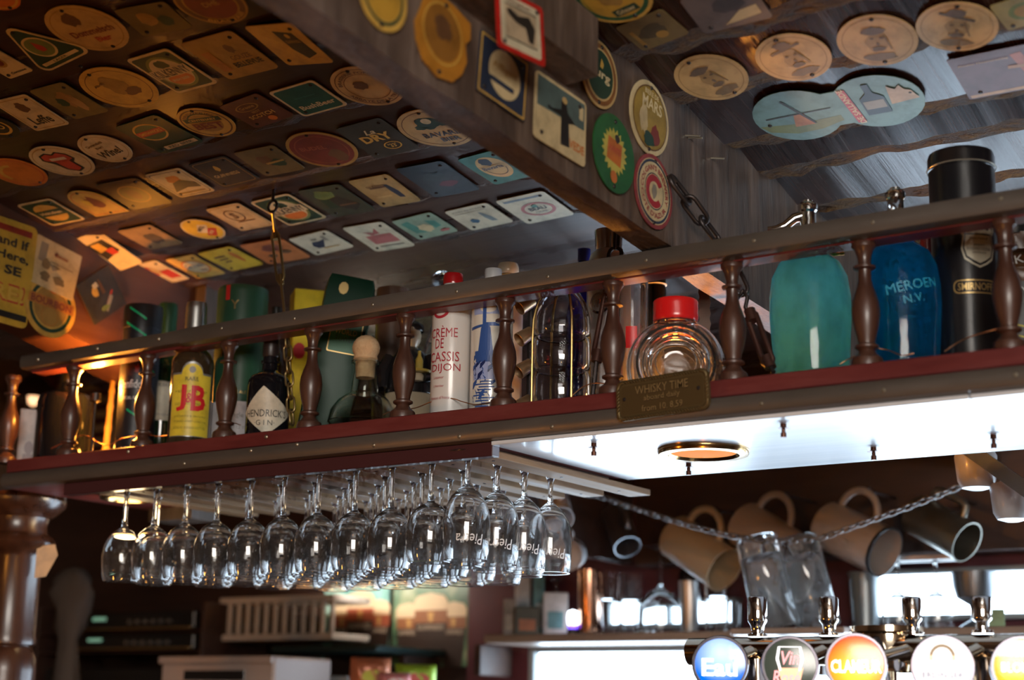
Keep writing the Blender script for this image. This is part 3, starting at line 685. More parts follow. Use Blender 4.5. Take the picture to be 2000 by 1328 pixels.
# --- round flask with red cap
t,P=stand('round_flask','large round clear glass flask with ribbed rings and red screw cap','flask',1320,.095,py=700)
k=dep(P)/FPX; R=97*k; zc_=hgt(1320,716,P); zn=hgt(1320,632,P)
n=48; FL=CLEAR
def flask(Rr,depth,t_):
    prof=[]
    rings=[(0,.55),(.2,.62),(.30,.60),(.42,.75),(.50,.62),(.56,.72),(.62,.66),(.68,.74),(.74,.66),(.80,.70),(.86,.58),(.93,.42),(.98,.22),(1.0,0)]
    return [(Rr*a,-depth*b) for a,b in rings]+[(Rr*a,depth*b) for a,b in rings[::-1][1:]]
m=MB().lathe(flask(R,.045,0),n); m.v=[(x,z,max(y+zc_,.0005)) for x,y,z in m.v]; m.f=[q[::-1] for q in m.f]
m2=MB().lathe(flask(R-.004,.040,0),n); m2.v=[(x,z,max(y+zc_,.005)) for x,y,z in m2.v]
m.add(m2.v,m2.f); m.build('body',FL,t,50)
lat('neck',FL,t,[(.030,zn-.02),(.030,zn-.004),(.035,zn-.001),(.035,zn+.002),(.027,zn+.002),(.026,zn-.02)],36)
zt=hgt(1320,587,P)
lat('screw_cap',plain('red_plastic',(.62,.012,.012),.25,0,.3),t,[(.033,zn+.001)]+[(.0345+.0008*(i%2),zn+.004+i*(zt-zn-.008)/5) for i in range(6)]+[(.0335,zt-.001),(.031,zt),(0,zt)],36)
# --- notched strip
P=spot(1376,.24,600); zt=hgt(1376,540,P)
t=thing('notched_strap','flat brown strap with toothed edges hanging behind the flask','strap',P,face(P))
w_=.008; pts=[]
nt_=26
L_=[(-w_-(.0022 if i%2 else 0),zt*i/nt_) for i in range(nt_+1)]; R_=[(w_+(.0022 if i%2 else 0),zt*i/nt_) for i in range(nt_+1)]
MB().prism(R_+L_[::-1],0,.003).build('strap',plain('brown_leather',(.10,.06,.035),.5),t,30,M=frame((0,0,0),(1,0,0),(0,-1,0)))
# --- soda siphons
def siphon(label,px,Yo,wpx,ysh,ytop,gcol,dark,py,engr,turn=0):
    t,P=stand('soda_siphon',label,'soda siphon',px,Yo,py=py)
    t.rotation_euler.z+=turn; r=hw(wpx,P); h=hgt(px,ysh,P); ht=hgt(px,ytop,P)
    pr=[(0,0),(r*.82,0),(r*.88,.008),(r*.9,h*.08),(r,h*.5),(r*.995,h*.66),(r*.93,h*.80),(r*.76,h*.905),(r*.50,h*.965),(r*.34,h*.99),(r*.33,h*1.02)]
    g=bpy.data.materials.get(gcol[0]) or glassmat(*gcol)
    lat('body',g,t,hollow(pr,.0035),44)
    wv=MB().tube([(0,0,.012)]+[(.004*math.sin(i*1.3),.003*math.cos(i),.012+i*(h-.012)/9) for i in range(1,10)],.0035,8).build('dip_tube',glass('dip_tube_glass',(.85,.95,.95)),t)
    lat('collar',CHROME if dark else BRASS,t,[(r*.36,h*.985),(r*.44,h*.99),(r*.46,h*1.01),(r*.42,h*1.035),(r*.26,h*1.05),(.015,h*1.06)],32)
    lat('head',CHROME,t,[(.0155,h*1.05),(.0155,h*1.09),(.0125,h*1.12),(.0118,ht*.93),(.0145,ht*.94),(.0148,ht*.97),(.012,ht*.985),(.0075,ht*.99),(.0075,ht),(0,ht)],28)
    a=-1
    MB().tube([(0,0,ht*.925),(-.020,0,ht*.905),(-.034,0,ht*.865),(-.048,0,ht*.85),(-.060,0,ht*.852)],.006,12,rads=[.0085,.008,.007,.0055,.0032]).build('spout',CHROME,t)
    MB().tube([(.010,0,h*1.04),(.024,0,h*1.035),(.038,0,h*.99),(.052,0,h*.985)],.005,10,rads=[.006,.0065,.006,.003]).build('trigger',plain('gilt_lever',(.55,.28,.05),.2,1),t)
    for s_,z,hh in engr: wtext(t,plain('etched_glass',(.02,.30,.48),.5),s_,r*.99,h*z,hh,None,.35-turn,.0012,rot=12)
    return t
def glassmat(name,col,tcol,rough):
    m,nt,b=nodes(name); setp(b,Base_Color=(*col,1),Roughness=rough,Transmission_Weight=1,IOR=1.45)
    bump(nt,b,tex(nt,26,(1,1,.8),2,.4),.4,.004)
    tr=nt.nodes.new('ShaderNodeBsdfTranslucent'); mx=nt.nodes.new('ShaderNodeMixShader'); out=nt.nodes['Material Output']
    n=tex(nt,34,(1,1,.6),3,.6); nt.links.new(ramp(nt,n,[(.3,tuple(c*.75 for c in tcol)),(.6,tcol)]),tr.inputs['Color'])
    mx.inputs[0].default_value=.58; nt.links.new(b.outputs[0],mx.inputs[1]); nt.links.new(tr.outputs[0],mx.inputs[2]); nt.links.new(mx.outputs[0],out.inputs['Surface']); return m
siphon('turquoise glass soda siphon with curved chrome spout',1583,.105,158,492,391,('turquoise_glass',(.64,.95,1),(.40,.90,1),.06),False,620,())
siphon('deep blue glass soda siphon with etched lettering',1757,.105,160,470,366,('blue_siphon_glass',(.25,.82,.97),(.04,.60,.92),.08),True,600,(('MEROEN',.60,.014),('N.V.',.50,.012)),1.45)
# --- black can
t,P=stand('black_vodka_can','tall black vodka tin with silver crest and round lid','can',1888,.165,py=560)
r=hw(128,P); h=hgt(1884,300,P)
CAN=plain('black_tin',(.006,.006,.008),.28,0,.4)
lat('body',CAN,t,[(0,0),(r,0),(r,h*.925),(0,h*.925)],56)
lat('lid',CAN,t,[(r*1.0,h*.916),(r*1.03,h*.918),(r*1.035,h*.926),(r*1.02,h*.932),(r*1.02,h*.975),(r*.98,h*.993),(r*.85,h),(0,h)],56)
MB().tube([(r*1.036*math.cos(2*math.pi*i/56),r*1.036*math.sin(2*math.pi*i/56),h*.926) for i in range(56)],.0012,6,True).build('lid_rim',plain('pale_rim',(.42,.40,.33),.3,.7),t)
SILV=plain('crest_silver',(.38,.36,.28),.42,.2)
cr=[(-.021,-.030),(-.010,-.038),(0,-.043),(.010,-.038),(.021,-.030),(.025,-.015),(.022,.004),(.026,.014),(.026,.030),(.019,.034),(.010,.038),(.011,.047),(.0105,.052),(0,.055),(-.0105,.052),(-.011,.047),(-.010,.038),(-.016,.033),(-.023,.038),(-.031,.036),(-.031,.028),(-.028,.018),(-.026,.010),(-.022,.004),(-.025,-.015)]
a_=.42
wp(t,cr,SILV,'crest',r,h*.575,a_,.0008); wp(t,[(x*.90,y*.93) for x,y in cr[:8]]+[(.022,.026),(.012,.034),(0,.040),(-.012,.034),(-.022,.026),(-.020,.008)]+[(x*.90,y*.93) for x,y in cr[-2:]],CAN,'crest_outline',r,h*.575,a_,.0012)
wp(t,[(x*.82,y*.85) for x,y in cr[:8]]+[(.018,.022),(.010,.028),(0,.032),(-.010,.028),(-.018,.022),(-.018,.008)]+[(x*.82,y*.85) for x,y in cr[-2:]],SILV,'crest_face',r,h*.575,a_,.0016)
wp(t,rrect(.016,.009,.003),CAN,'crown',r,h*.575+.0475,a_,.0014)
for i in (-1.5,-.5,.5,1.5): wp(t,circ(8,.0032),CAN,'star',r,h*.575+.018-.002*abs(i),a_+.0085*i/r,.002)
wp(t,rrect(.036,.0022,.001),CAN,'band',r,h*.575+.006,a_,.002)
for s_,z,hh,w_ in (('Pierre Smirnoff',.0,.0035,.026),('SPIRIT',-.010,.003,.016),('RUSSIAN VODKA',-.0155,.0045,.034),('DISTILLED',-.021,.0025,.02)): wtext(t,BLACKINK,s_,r,h*.575+z,hh,w_,a_,.0021)
ov=rrect(.062,.020,.008); oi=rrect(.058,.0165,.007)
nn=len(ov); wrap(r,ov+oi,[(i,(i+1)%nn,nn+(i+1)%nn,nn+i) for i in range(nn)],.0012,h*.365,.28).build('name_frame',GOLDINK,t,0)
wtext(t,GOLDINK,'SMIRNOFF',r,h*.365,.011,.05,.28,.0013,bold=.01)
# --- bottles at the right end
t,P=stand('black_label_bottle','square whiskey bottle with black label at the far right behind the railing','bottle',1985,.245,py=560)
h=.262; BLB=plain('black_label_card',(.008,.008,.008),.4)
MB().lathe([(0,0),(.036,0),(.038,.006),(.038,h*.62),(.033,h*.70),(.017,h*.76),(.0165,h*.86)],40,mod=sq).build('body',plain('amber_whiskey_glass',(.07,.025,.006),.06,0,.8),t,40)
lat('cap',BLB,t,[(.0175,h*.85),(.0185,h*.855),(.0185,h),(0,h)],24)
MB().prism(rrect(.066,.11,.003),0,.0006).build('label',BLB,t,30,M=frame((0,-.0384,h*.34),(1,0,0),(0,-1,0)))
p,f=text2('JACK DANIEL’S',0,0,.011,.06,arc=None); MB().add([(x,y,0) for x,y in p],f).build('lettering',WHITEINK,t,0,M=frame((0,-.0394,h*.50),(1,0,0),(0,-1,0)))
p,f=text2('JACK',0,0,.017,.05); MB().add([(x,y,0) for x,y in p],f).build('lettering',WHITEINK,t,0,M=frame((-.012,-.037,h*.66),(1,.0,.16),(0,-1,.1)))
for z in (.22,.28): MB().tube([(-.02,-.0395,h*z),(0,-.0396,h*z+.006),(.02,-.0395,h*z)],.0012,6).build('scroll',plain('yellow_scroll',(.6,.5,.08),.4),t)
t,P=stand('orange_bottle','orange red liqueur bottle behind the black tin','bottle',1812,.24,py=500)
r=hw(60,P); h=hgt(1812,452,P)
lat('body',plain('orange_red_glass',(.35,.05,.012),.15,0,.4),t,[(0,0),(r,0),(r,h*.5),(r*.6,h*.62),(r*.42,h*.7),(r*.42,h*.95)],28)
lat('cap',plain('dark_red_cap',(.18,.012,.01),.3),t,[(r*.45,h*.85),(r*.46,h*.86),(r*.46,h),(0,h)],20)
# --- string of lights: thin copper wire
CU=plain('copper_wire',(.55,.27,.14),.35,.9)
def wire(pts,Y0):
    q=[onY(x,y,D+Y0+.004*math.sin(i*2.1)) for i,(x,y) in enumerate(pts)]
    out=[]
    for i in range(len(q)-1):
        a=q[max(i-1,0)];b=q[i];c=q[i+1];d=q[min(i+2,len(q)-1)]
        for s_ in range(5):
            u=s_/5; out.append(.5*((2*b)+(c-a)*u+(2*a-5*b+4*c-d)*u*u+(3*b-a-3*c+d)*u*u*u))
    return out+[q[-1]]
t=thing('copper_light_string','thin copper wire of fairy lights wound along the bottle shelf','light string',(0,0,0))
for pts,Y0 in (([(100,876),(130,862),(165,850),(195,866),(215,868),(240,856),(285,850),(310,852),(330,850)],.046),([(428,840),(450,826),(470,830)],.046),([(748,810),(775,800),(810,797),(845,784),(880,778),(905,785),(930,790),(965,784)],.046),([(1118,772),(1140,755),(1165,748),(1200,752),(1220,756)],.046),([(1640,712),(1660,700),(1690,690)],.046),([(1712,680),(1735,684),(1762,694),(1785,690)],.046),([(1845,686),(1880,664),(1920,650),(1960,640),(1995,640)],.046)):
    MB().tube(wire(pts,Y0),.0009,6).build('wire',CU,t,60)
# --- brass plate
Pc=onY(1294,772,D-.016)
dx=(onY(1385,745,D-.016)-onY(1205,771,D-.016))
M=frame(Pc,onY(1380,759,D-.016)-onY(1208,786,D-.016),(0,-1,0))
pw=(onY(1384,760,D-.016)-onY(1203,785,D-.016)).length; ph=size(82,Pc)
t=thing('brass_plate','oblong brass plate with rope border and engraved whisky lettering on the shelf edge','plate',M=M)
PB=plain('plate_brass',(.15,.105,.045),.42,.7); PBD=plain('plate_brass_dark',(.045,.026,.012),.5,.5)
MB().prism(rrect(pw,ph,.012,6),-.002,.002).build('plate',PB,t,30)
MB().prism(rrect(pw-.018,ph-.018,.006,5),.0021,.0025).build('recessed_field',plain('plate_field',(.11,.072,.028),.46,.6),t,30)
bd=rrect(pw-.007,ph-.007,.0095,8); per=[Vector((x,y,.003)) for x,y in bd]
seg=[]
for a,b in zip(per,per[1:]+per[:1]):
    nseg=max(1,int((b-a).length/.0045)); seg+=[(a.lerp(b,i/nseg),(b-a).normalized()) for i in range(nseg)]
rope=MB()
for p,d in seg:
    q=d.cross(Vector((0,0,1))); e=(d*.8+q*.7).normalized(); rope.tube([p-e*.0034,p,p+e*.0034],.0016,6,rads=[.0008,.0017,.0008])
rope.build('rope_border',PB,t,60)
for s_,y,hh,w_ in (('WHISKY TIME',.0125,.0125,.088),('aboard daily',-.0015,.0105,.060),('from 10. 8,59',-.0165,.0110,.068)):
    p,f=text2(s_,0,y,hh,w_); e=MB().add([(x,yy,.0031) for x,yy in p],f).build('lettering',plain('letter_brass',(.36,.25,.11),.4,.6),t,0)
    p2,f2=text2(s_,0,y-.0008,hh*1.06,w_*1.01,bold=.02); MB().add([(x,yy,.00275) for x,yy in p2],f2).build('letter_shadow',PBD,t,0)
for x in (-pw*.41,pw*.39): MB().lathe([(0,.0042),(.0022,.0038),(.003,.0026)],12,(x,.002,0)).build('pin',IRON,t)
# ------------------------------------------------------------------ chains and turnbuckles
def linkmesh(L,w,r,name,mat):
    pts=[]; n=6; s_=L/2-w/2
    for i in range(n+1): a=-math.pi/2+math.pi*i/n; pts.append((s_+w/2*math.cos(a),w/2*math.sin(a),0))
    for i in range(n+1): a=math.pi/2+math.pi*i/n; pts.append((-s_+w/2*math.cos(a),w/2*math.sin(a),0))
    return MB().tube(pts,r,7,True).mesh(name,mat,60)
def chain(par,A,B,me,L,r,base=None):
    A=Vector(A);B=Vector(B); d=(B-A); step=L-2*r*1.15; n=max(1,round(d.length/step)); u=d.normalized(); side=u.cross(Vector((1,.3,0))).normalized()
    for i in range(n):
        p=A+d*((i+.5)/n); nrm=side if i%2 else u.cross(side)
        link('link',me,par,M=frame(p,u,nrm))
def turnbuckle(par,A,B,mat,w=.0085,r=.0026):
    A=Vector(A);B=Vector(B);u=(B-A).normalized(); L=(B-A).length; s_=u.cross(Vector((0,1,0))).normalized()
    m=MB()
    for q in (-1,1): m.tube([A+s_*q*w*.55,A+u*L*.06+s_*q*w,B-u*L*.06+s_*q*w,B+s_*q*w*.55],r,8)
    m.tube([A-u*.006,A+u*.014],r*2.1,10); m.tube([B-u*.014,B+u*.006],r*2.1,10)
    m.build('turnbuckle',mat,par,50)
AB=plain('antique_brass_chain',(.30,.21,.09),.35,.9)
Yc=D+.060
c1=thing('brass_chain','brass chain with turnbuckle holding the shelf in front of the gin bottle','chain',onC(533,392,-.002))
o1=c1.location.copy(); rel=lambda P: Vector(P)-o1
top=onC(533,392,-.012); a=onY(537,455,Yc+.012); b=onY(549,550,Yc+.006); c_=onY(560,652,Yc); d=onY(570,828,Yc-.002)
MB().tube([rel(top+Vector((0,0,.02))),rel(top)],.003,8).build('hook_stem',IRON,c1)
MB().tube([rel(top)+Vector((.011*math.cos(t_),0,-.011+.011*math.sin(t_))) for t_ in [math.pi/2+2*math.pi*i/14 for i in range(14)]],.0026,7,True).build('eye',IRON,c1)
MB().tube([rel(top)+Vector((0,0,-.02)),rel(a)],.0028,8).build('rod',AB,c1)
turnbuckle(c1,rel(a),rel(b),AB)
MB().tube([rel(b),rel(c_)],.0026,8).build('rod',AB,c1)
lk=linkmesh(.030,.0145,.0021,'link',AB); chain(c1,rel(c_),rel(d),lk,.030,.0021)
s0=onX(1312,345,BX1+.012); e0=onY(1402,470,Yc+.02)
c2=thing('iron_chain','dark iron chain and turnbuckle running from the beam to the shelf','chain',s0)
o2=s0.copy(); rel=lambda P: Vector(P)-o2
MB().tube([rel(s0)-Vector((.02,0,0)),(0,0,0),(.004,.006,-.008)],.0035,8).build('hook',IRON,c2)
lk2=linkmesh(.052,.021,.0034,'link',IRON); chain(c2,(0,.002,-.004),rel(e0),lk2,.052,.0034)
e1=onY(1452,575,Yc+.02)
chain(c2,rel(e0),rel(e1),lk2,.052,.0034)
hk=[onY(x,y,Yc+.012) for x,y in ((1432,575),(1438,588),(1452,566),(1460,580),(1456,600),(1466,618))]
MB().tube([rel(p) for p in hk],.0034,8).build('hook',IRON,c2,60)
tA=onY(1466,612,Yc+.012); tB=onY(1503,712,Yc)
turnbuckle(c2,rel(tA),rel(tB),plain('rusty_turnbuckle',(.07,.03,.022),.5,.6),.0075,.0042)
MB().tube([rel(tB),rel(onY(1511,727,Yc-.005))],.0035,8).build('rod',IRON,c2)
s3=onY(1207,452,Yc+.05); c3=thing('iron_tie','dark iron tie with clamp hanging behind the railing by the steel bottle','tie',s3)
o3=s3.copy(); rel=lambda P: Vector(P)-o3
chain(c3,(0,0,.02),rel(onY(1198,540,Yc+.03)),lk2,.052,.0034)
tA=onY(1192,560,Yc+.02); tB=onY(1166,700,Yc)
MB().tube([rel(onY(1198,535,Yc+.03)),rel(tA)],.003,8).build('rod',IRON,c3)
turnbuckle(c3,rel(tA),rel(tB),plain('rusty_turnbuckle',(.07,.03,.022),.5,.6),.008,.0042)
MB().tube([rel(tB),rel(onY(1158,775,Yc-.004))],.004,8).build('rod',IRON,c3)
# ------------------------------------------------------------------ stem glasses in the rack
def gm(R,hb_,hs,foot=.0315,base=.34,rim=.86,cut=False,t=.0014):
    """hanging glass: z=0 underside of foot on top, bowl opening downwards"""
    out=[(0,.0035),(foot,.0035),(foot+.0006,.0022),(foot*.7,.0005),(foot*.35,-.002),(.0075,-.007),(.0048,-.014),(.0042,-.03),(.0042,-hs*.75),(.0055,-hs*.95),(.0095 if cut else .0075,-hs)]
    bowl=[(R*.42,-hs-hb_*.05),(R*.66,-hs-hb_*.13),(R*.86,-hs-hb_*.26),(R*.97,-hs-hb_*.40),(R,-hs-hb_*.52),(R*.97,-hs-hb_*.72),(R*(.5+rim/2),-hs-hb_*.88),(R*rim,-hs-hb_)]
    inn=[(r-t,z) for r,z in bowl[::-1]]
    inn=[(bowl[-1][0]-t*1.9,bowl[-1][1]),(bowl[-1][0]-t*1.9,bowl[-1][1]+.002)]+inn[1:]
    return out+bowl+inn[:-1]+[(R*.36,-hs-hb_*.075),(R*.18,-hs-hb_*.05),(0,-hs-hb_*.045)]
def rev(p): return p[::-1]
WG=MB().lathe(rev(gm(.0382,.099,.078)),32).mesh('wine_glass',CLEAR,60)
BG=MB().lathe(rev(gm(.0405,.098,.072,.033,rim=.84)),36).mesh('balloon_glass',CLEAR,60)
PG=MB().lathe(rev(gm(.0385,.118,.052,.0325,rim=.90,cut=True)),36).mesh('beer_glass',CLEAR,60)
ORD=['first','second','third','fourth','fifth','sixth','seventh','eighth','ninth','tenth','eleventh']
FROST=plain('white_glass_print',(.75,.75,.75),.6)
rng=random.Random(11)
def hang(me,name,lab,k,j,Y,pr=None,group=None):
    o=link(name,me,loc=(SLOT-k*PITCHX+rng.uniform(-.0012,.0012),Y,H+.4136+.0003),rz=rng.uniform(0,6)); tag(o,lab,'glass',group); return o
for k in range(11):
    ys=[2.066,2.147,2.228,2.309] if k==0 else [2.075+rng.uniform(-.001,.001)+i*.0800 for i in range(5 if k not in (8,9,10) else (4,3,2)[k-8])]
    if k==1: ys=[2.075,2.165,2.255,2.345]
    for j,Y in enumerate(ys):
        where='%s from the front in the %s rack row from the right'%(ORD[j],ORD[k])
        if k==0:
            o=hang(PG,'beer_glass','lettered beer glass, '+where,k,j,Y,group='lettered beer glasses in the rack'); o.rotation_euler=(0,0,face(Vector((o.location.x,o.location.y,0)))+.15)
            p,f=text2('Pietra',0,0,.017,.044,shear=.2)
            rr=.0385*.965; v=[]
            for x,y in p:
                a=-x/rr; v.append(((rr+.0009)*math.sin(a),-(rr+.0009)*math.cos(a),-.052-.118*.74-y))
            MB().add(v,f).build('lettering',FROST,o,0)
        elif k==1: hang(BG,'balloon_glass','big balloon glass, '+where,k,j,Y,group='balloon glasses in the rack')
        else: hang(WG,'wine_glass','clear wine glass, '+where,k,j,Y,group='wine glasses in the rack')
# ------------------------------------------------------------------ beer coasters
def surf(side,Y):
    seams,lap,bev=(LS,LAPL,.022) if side=='L' else (RS,LAPR,.050)
    for a,b in zip(seams,seams[1:]):
        if a<=Y<b:
            a0=a-.02; return max(0,lap*(1-(Y-a0)/(b-bev-a0))), -CA-lap/(b-bev-a0)
    return 0,-CA
def unp(pl,x,y):
    if pl in 'LR':
        dz=0
        for _ in range(4):
            P=onC(x,y,dz); dz=surf(pl,P.y)[0]
        return P
    return onX(x,y,{'B':BX1,'W':HX,'S':BX1+.057}[pl])
def basis(pl,P):
    if pl in 'LR':
        s_=surf(pl,P.y)[1]; return Vector((1,0,0)),Vector((0,s_,-1)).normalized()
    return Vector((0,1,-CA)),Vector((1,0,0))
def shape(kind,a,b):
    if kind=='sq': return rrect(2*a,2*b,min(a,b)*.16,4)
    if kind=='sharp': return rrect(2*a,2*b,min(a,b)*.05,2)
    if kind=='rd': return circ(40,a,b)
    if kind=='tri':
        p=[]
        for c in (90,210,330):
            cx,cy=.78*a*math.cos(math.radians(c)),.78*b*math.sin(math.radians(c))
            for i in range(5): t_=math.radians(c-60+120*i/4); p.append((cx+.2*a*math.cos(t_),cy+.2*b*math.sin(t_)))
        return p
    if kind=='arch': return [(-a,-b),(a,-b),(a,b*.1)]+[(a*math.cos(math.pi*i/14),b*.1+b*.9*math.sin(math.pi*i/14)) for i in range(1,14)]+[(-a,b*.1)]
    if kind=='dbl':
        p=[]; n=22
        for cx,s0,s1 in ((-.48*a,40,320),(.48*a,-140,140)):
            for i in range(n+1): t_=math.radians(s0+(s1-s0)*i/n); p.append((cx+.52*a*math.cos(t_),.52*a*math.sin(t_)))
        return p
    if kind=='shield': return [(-a*.8,b*.55),(-a*.95,b*.9),(-a*.3,b),(a*.3,b),(a*.95,b*.9),(a,b*.5),(a*.85,b*.3),(a*.98,-b*.1),(a*.85,-b*.5),(a*.55,-b*.85),(0,-b),(-a*.55,-b*.85),(-a*.85,-b*.5),(-a*.98,-b*.1),(-a*.85,b*.3)]
rng=random.Random(21)
def bl(cx,cy,rx,ry,seed,n=16):
    q=random.Random(seed); return [(cx+rx*(.72+.4*q.random())*math.cos(2*math.pi*i/n),cy+ry*(.72+.4*q.random())*math.sin(2*math.pi*i/n)) for i in range(n)]
C_={'card':(.62,.50,.30),'gold':(.66,.43,.10),'tan':(.58,.42,.20),'white':(.70,.66,.54),'cream':(.68,.58,.38),'dk':(.035,.03,.028),'green':(.03,.12,.06),'dgreen':(.018,.055,.035),'red':(.48,.05,.035),'dred':(.20,.035,.03),'navy':(.025,.04,.09),'blue':(.04,.13,.25),'teal':(.08,.30,.27),'brown':(.16,.08,.04),'orange':(.62,.19,.035),'yellow':(.70,.50,.05),'pink':(.50,.16,.17),'ochre':(.40,.25,.07),'grey':(.30,.28,.25),'black':(.012,.011,.012),'maroon':(.16,.055,.055),'lgreen':(.18,.24,.08),'sky':(.16,.30,.36)}
AGE=(.80,.74,.62)
def c(x): return tuple(u*v for u,v in zip(C_[x] if isinstance(x,str) else x,AGE))
# layer shorthands
def disc(r,col,x=0,y=0,ry=None,n=32,nm='printed_disc'): return (nm,[circ(n,r,ry,x,y)],col)
def ring(r0,r1,col,x=0,y=0,a0=0,a1=360,nm='border_ring'): return (nm,ringp(r0,r1,32,x,y,a0,a1),col)
def bord(col,e=.92,w_=.04): 
    def fn(a,b,kind):
        o=shape(kind,a*e,b*e); i=shape(kind,a*(e-w_),b*(e-w_)); n=len(o); return [[o[k],o[(k+1)%n],i[(k+1)%n],i[k]] for k in range(n)]
    return ('border',fn,col)
def fill(col,e=.88):
    return ('printed_field',lambda a,b,kind:[shape(kind,a*e,b*e)],col)
def box(x,y,w_,h_,col,nm='printed_band',rot=0):
    cs,sn=math.cos(math.radians(rot)),math.sin(math.radians(rot)); return (nm,[[(x+u*cs-v*sn,y+u*sn+v*cs) for u,v in ((-w_,-h_),(w_,-h_),(w_,h_),(-w_,h_))]],col)
def poly(pts,col,nm='printed_motif'): return (nm,[pts],col)
def blobs(items,col,nm='printed_figure'): return (nm,[bl(*i) for i in items],col)
def tx(s_,x,y,h_,w_,col,**k): return ('T',s_,x,y,h_,w_,col,k)
ncoast=0
def coaster(pl,kind,geo,base,layers,label,nails=1,name='beer_coaster',cat='coaster',tilt=None,rot=None,th=.0014,lift=.0030,sc_=1.0,group='beer coasters on the ceiling and beam'):
    global ncoast
    ncoast+=1
    if len(geo)==4 and isinstance(geo[0],tuple):
        mid=(sum(p[0] for p in geo)/4,sum(p[1] for p in geo)/4); Pm=unp(pl,*mid); ex,n=basis(pl,Pm)
        d0=n.dot(Pm)
        Q=[on(x,y,n,d0) for x,y in geo]
        ex=((Q[1]-Q[0])+(Q[2]-Q[3])).normalized(); W=((Q[1]-Q[0]).length+(Q[2]-Q[3]).length)/2; Hh=((Q[3]-Q[0]).length+(Q[2]-Q[1]).length)/2
        if W/Hh>1.3: W,Hh=math.sqrt(W*Hh*1.3),math.sqrt(W*Hh/1.3)
        if Hh/W>1.3: Hh,W=math.sqrt(W*Hh*1.3),math.sqrt(W*Hh/1.3)
        a,b=W/2,Hh/2; Pm=(Q[0]+Q[1]+Q[2]+Q[3])/4
    else:
        x0,x1,y0,y1=geo; Pm=unp(pl,(x0+x1)/2,(y0+y1)/2); ex,n=basis(pl,Pm)
        r_=math.radians(rot if rot is not None else rng.uniform(-14,14)); ey=n.cross(ex); ex=ex*math.cos(r_)+ey*math.sin(r_)
        M0=frame(Pm,ex,n); q=[proj(M0@Vector((.05*math.cos(i*.2),.05*math.sin(i*.2),0))) for i in range(32)]
        we=max(p[0] for p in q)-min(p[0] for p in q); he=max(p[1] for p in q)-min(p[1] for p in q)
        a=b=.05*math.sqrt((x1-x0)*(y1-y0)/(we*he))
        if kind=='dbl': a=.05*(x1-x0)/we
    a*=sc_; b*=sc_
    M=frame(Pm+n*lift,ex,n)
    tl=tilt if tilt is not None else (rng.uniform(-1.3,1.3),rng.uniform(-1.0,1.0))
    M=M@Matrix.Translation((0,0,max(abs(tl[0])*b,abs(tl[1])*a)*math.pi/180))@Matrix.Rotation(math.radians(tl[0]),4,'X')@Matrix.Rotation(math.radians(tl[1]),4,'Y')
    o=MB().prism(shape(kind,a,b),0,th).build(name,paper(c(base)),None,30,M=M); tag(o,label,cat,group)
    z=th
    for L in layers:
        z+=.00018
        if L[0]=='T':
            _,s_,x,y,h_,w_,col,k=L
            k=dict(k); k['bold']=max(k.get('bold',0),.022)
            if 'arc' in k: k['arc']=(k['arc'][0]*a,k['arc'][1])
            p,f=text2(s_,x*a,y*b,h_*b,w_*a if w_ else None,**k); MB().add([(u,v,z) for u,v in p],f).build('lettering',ink(c(col)),o,0)
        else:
            nm,polys,col=L
            if callable(polys): polys=polys(a,b,kind)
            else: polys=[[(u*a,v*b) for u,v in q] for q in polys]
            MB().flat(polys,z).build(nm,paper(c(col)),o,0)
    if nails:
        nm=bpy.data.meshes.get('nail_head') or MB().lathe([(0,.0022),(.0024,.0018),(.0034,.0004),(.0036,-.001)],10).mesh('nail_head',plain('blackened_nail',(.025,.02,.018),.45,.5))
        pos=((.72,.74),(-.72,-.74)) if kind in('sq','sharp') else ((.0,.84),(.05,-.85)) if kind!='dbl' else ((-.86,-.12),(.88,.1))
        for u,v in pos: link('nail',nm,o,loc=(u*a,v*b,th))
    return o
def c1(*p): return [(x/2.857,y/2.857) for x,y in p]
def c2(*p): return [(600+x/2.857,y/2.857) for x,y in p]
def c3(*p): return [(1300+x/2.857,y/2.857) for x,y in p]
def c340(*p): return [(340+x/4.9925,340+y/4.9925) for x,y in p]
def c680(*p): return [(680+x/4.9925,280+y/4.9925) for x,y in p]
def c0(*p): return [(x/5.533,380+y/5.533) for x,y in p]
def e1(x0,x1,y0,y1): return (x0/2.857,x1/2.857,y0/2.857,y1/2.857)
def e2(x0,x1,y0,y1): return (600+x0/2.857,600+x1/2.857,y0/2.857,y1/2.857)
def e3(x0,x1,y0,y1): return (1300+x0/2.857,1300+x1/2.857,y0/2.857,y1/2.857)
# --- left ceiling, nearest rows
coaster('L','rd',(-52,32,-48,22),'orange',[ring(.8,.9,'gold')],'orange round coaster cut by the top left corner')
coaster('L','tri',(18,166,34,150),'cream',[fill('dgreen',.90),disc(.40,'cream',-.02,.16),disc(.34,'lgreen',-.02,.16),poly([(-.02,.42),(.1,.15),(.06,.0),(-.1,.0),(-.14,.15)],'red'),box(0,-.36,.66,.055,'cream'),tx('LAGER',0,-.36,.07,.5,'dgreen')],'triangular dark green coaster with a red drop emblem',rot=8)
coaster('L','sq',c1((-100,275),(0,245),(148,395),(20,445)),'cream',[disc(.45,'ochre',-.1,.2),disc(.3,'dred',-.1,.2),tx('Cortonne',.2,-.7,.16,1.2,'dk')],'cream square coaster with red emblem cut by the left edge')
coaster('L','rd',e1(283,693,0,292),'tan',[ring(.86,.885,'ochre'),blobs([(-.1,.45,.26,.30,4)],'brown'),tx('Dommelsch',.05,-.12,.26,1.3,'dred'),tx('Bier',.12,-.46,.22,.45,'red')],'large tan round coaster with old red and black lettering',rot=-4)
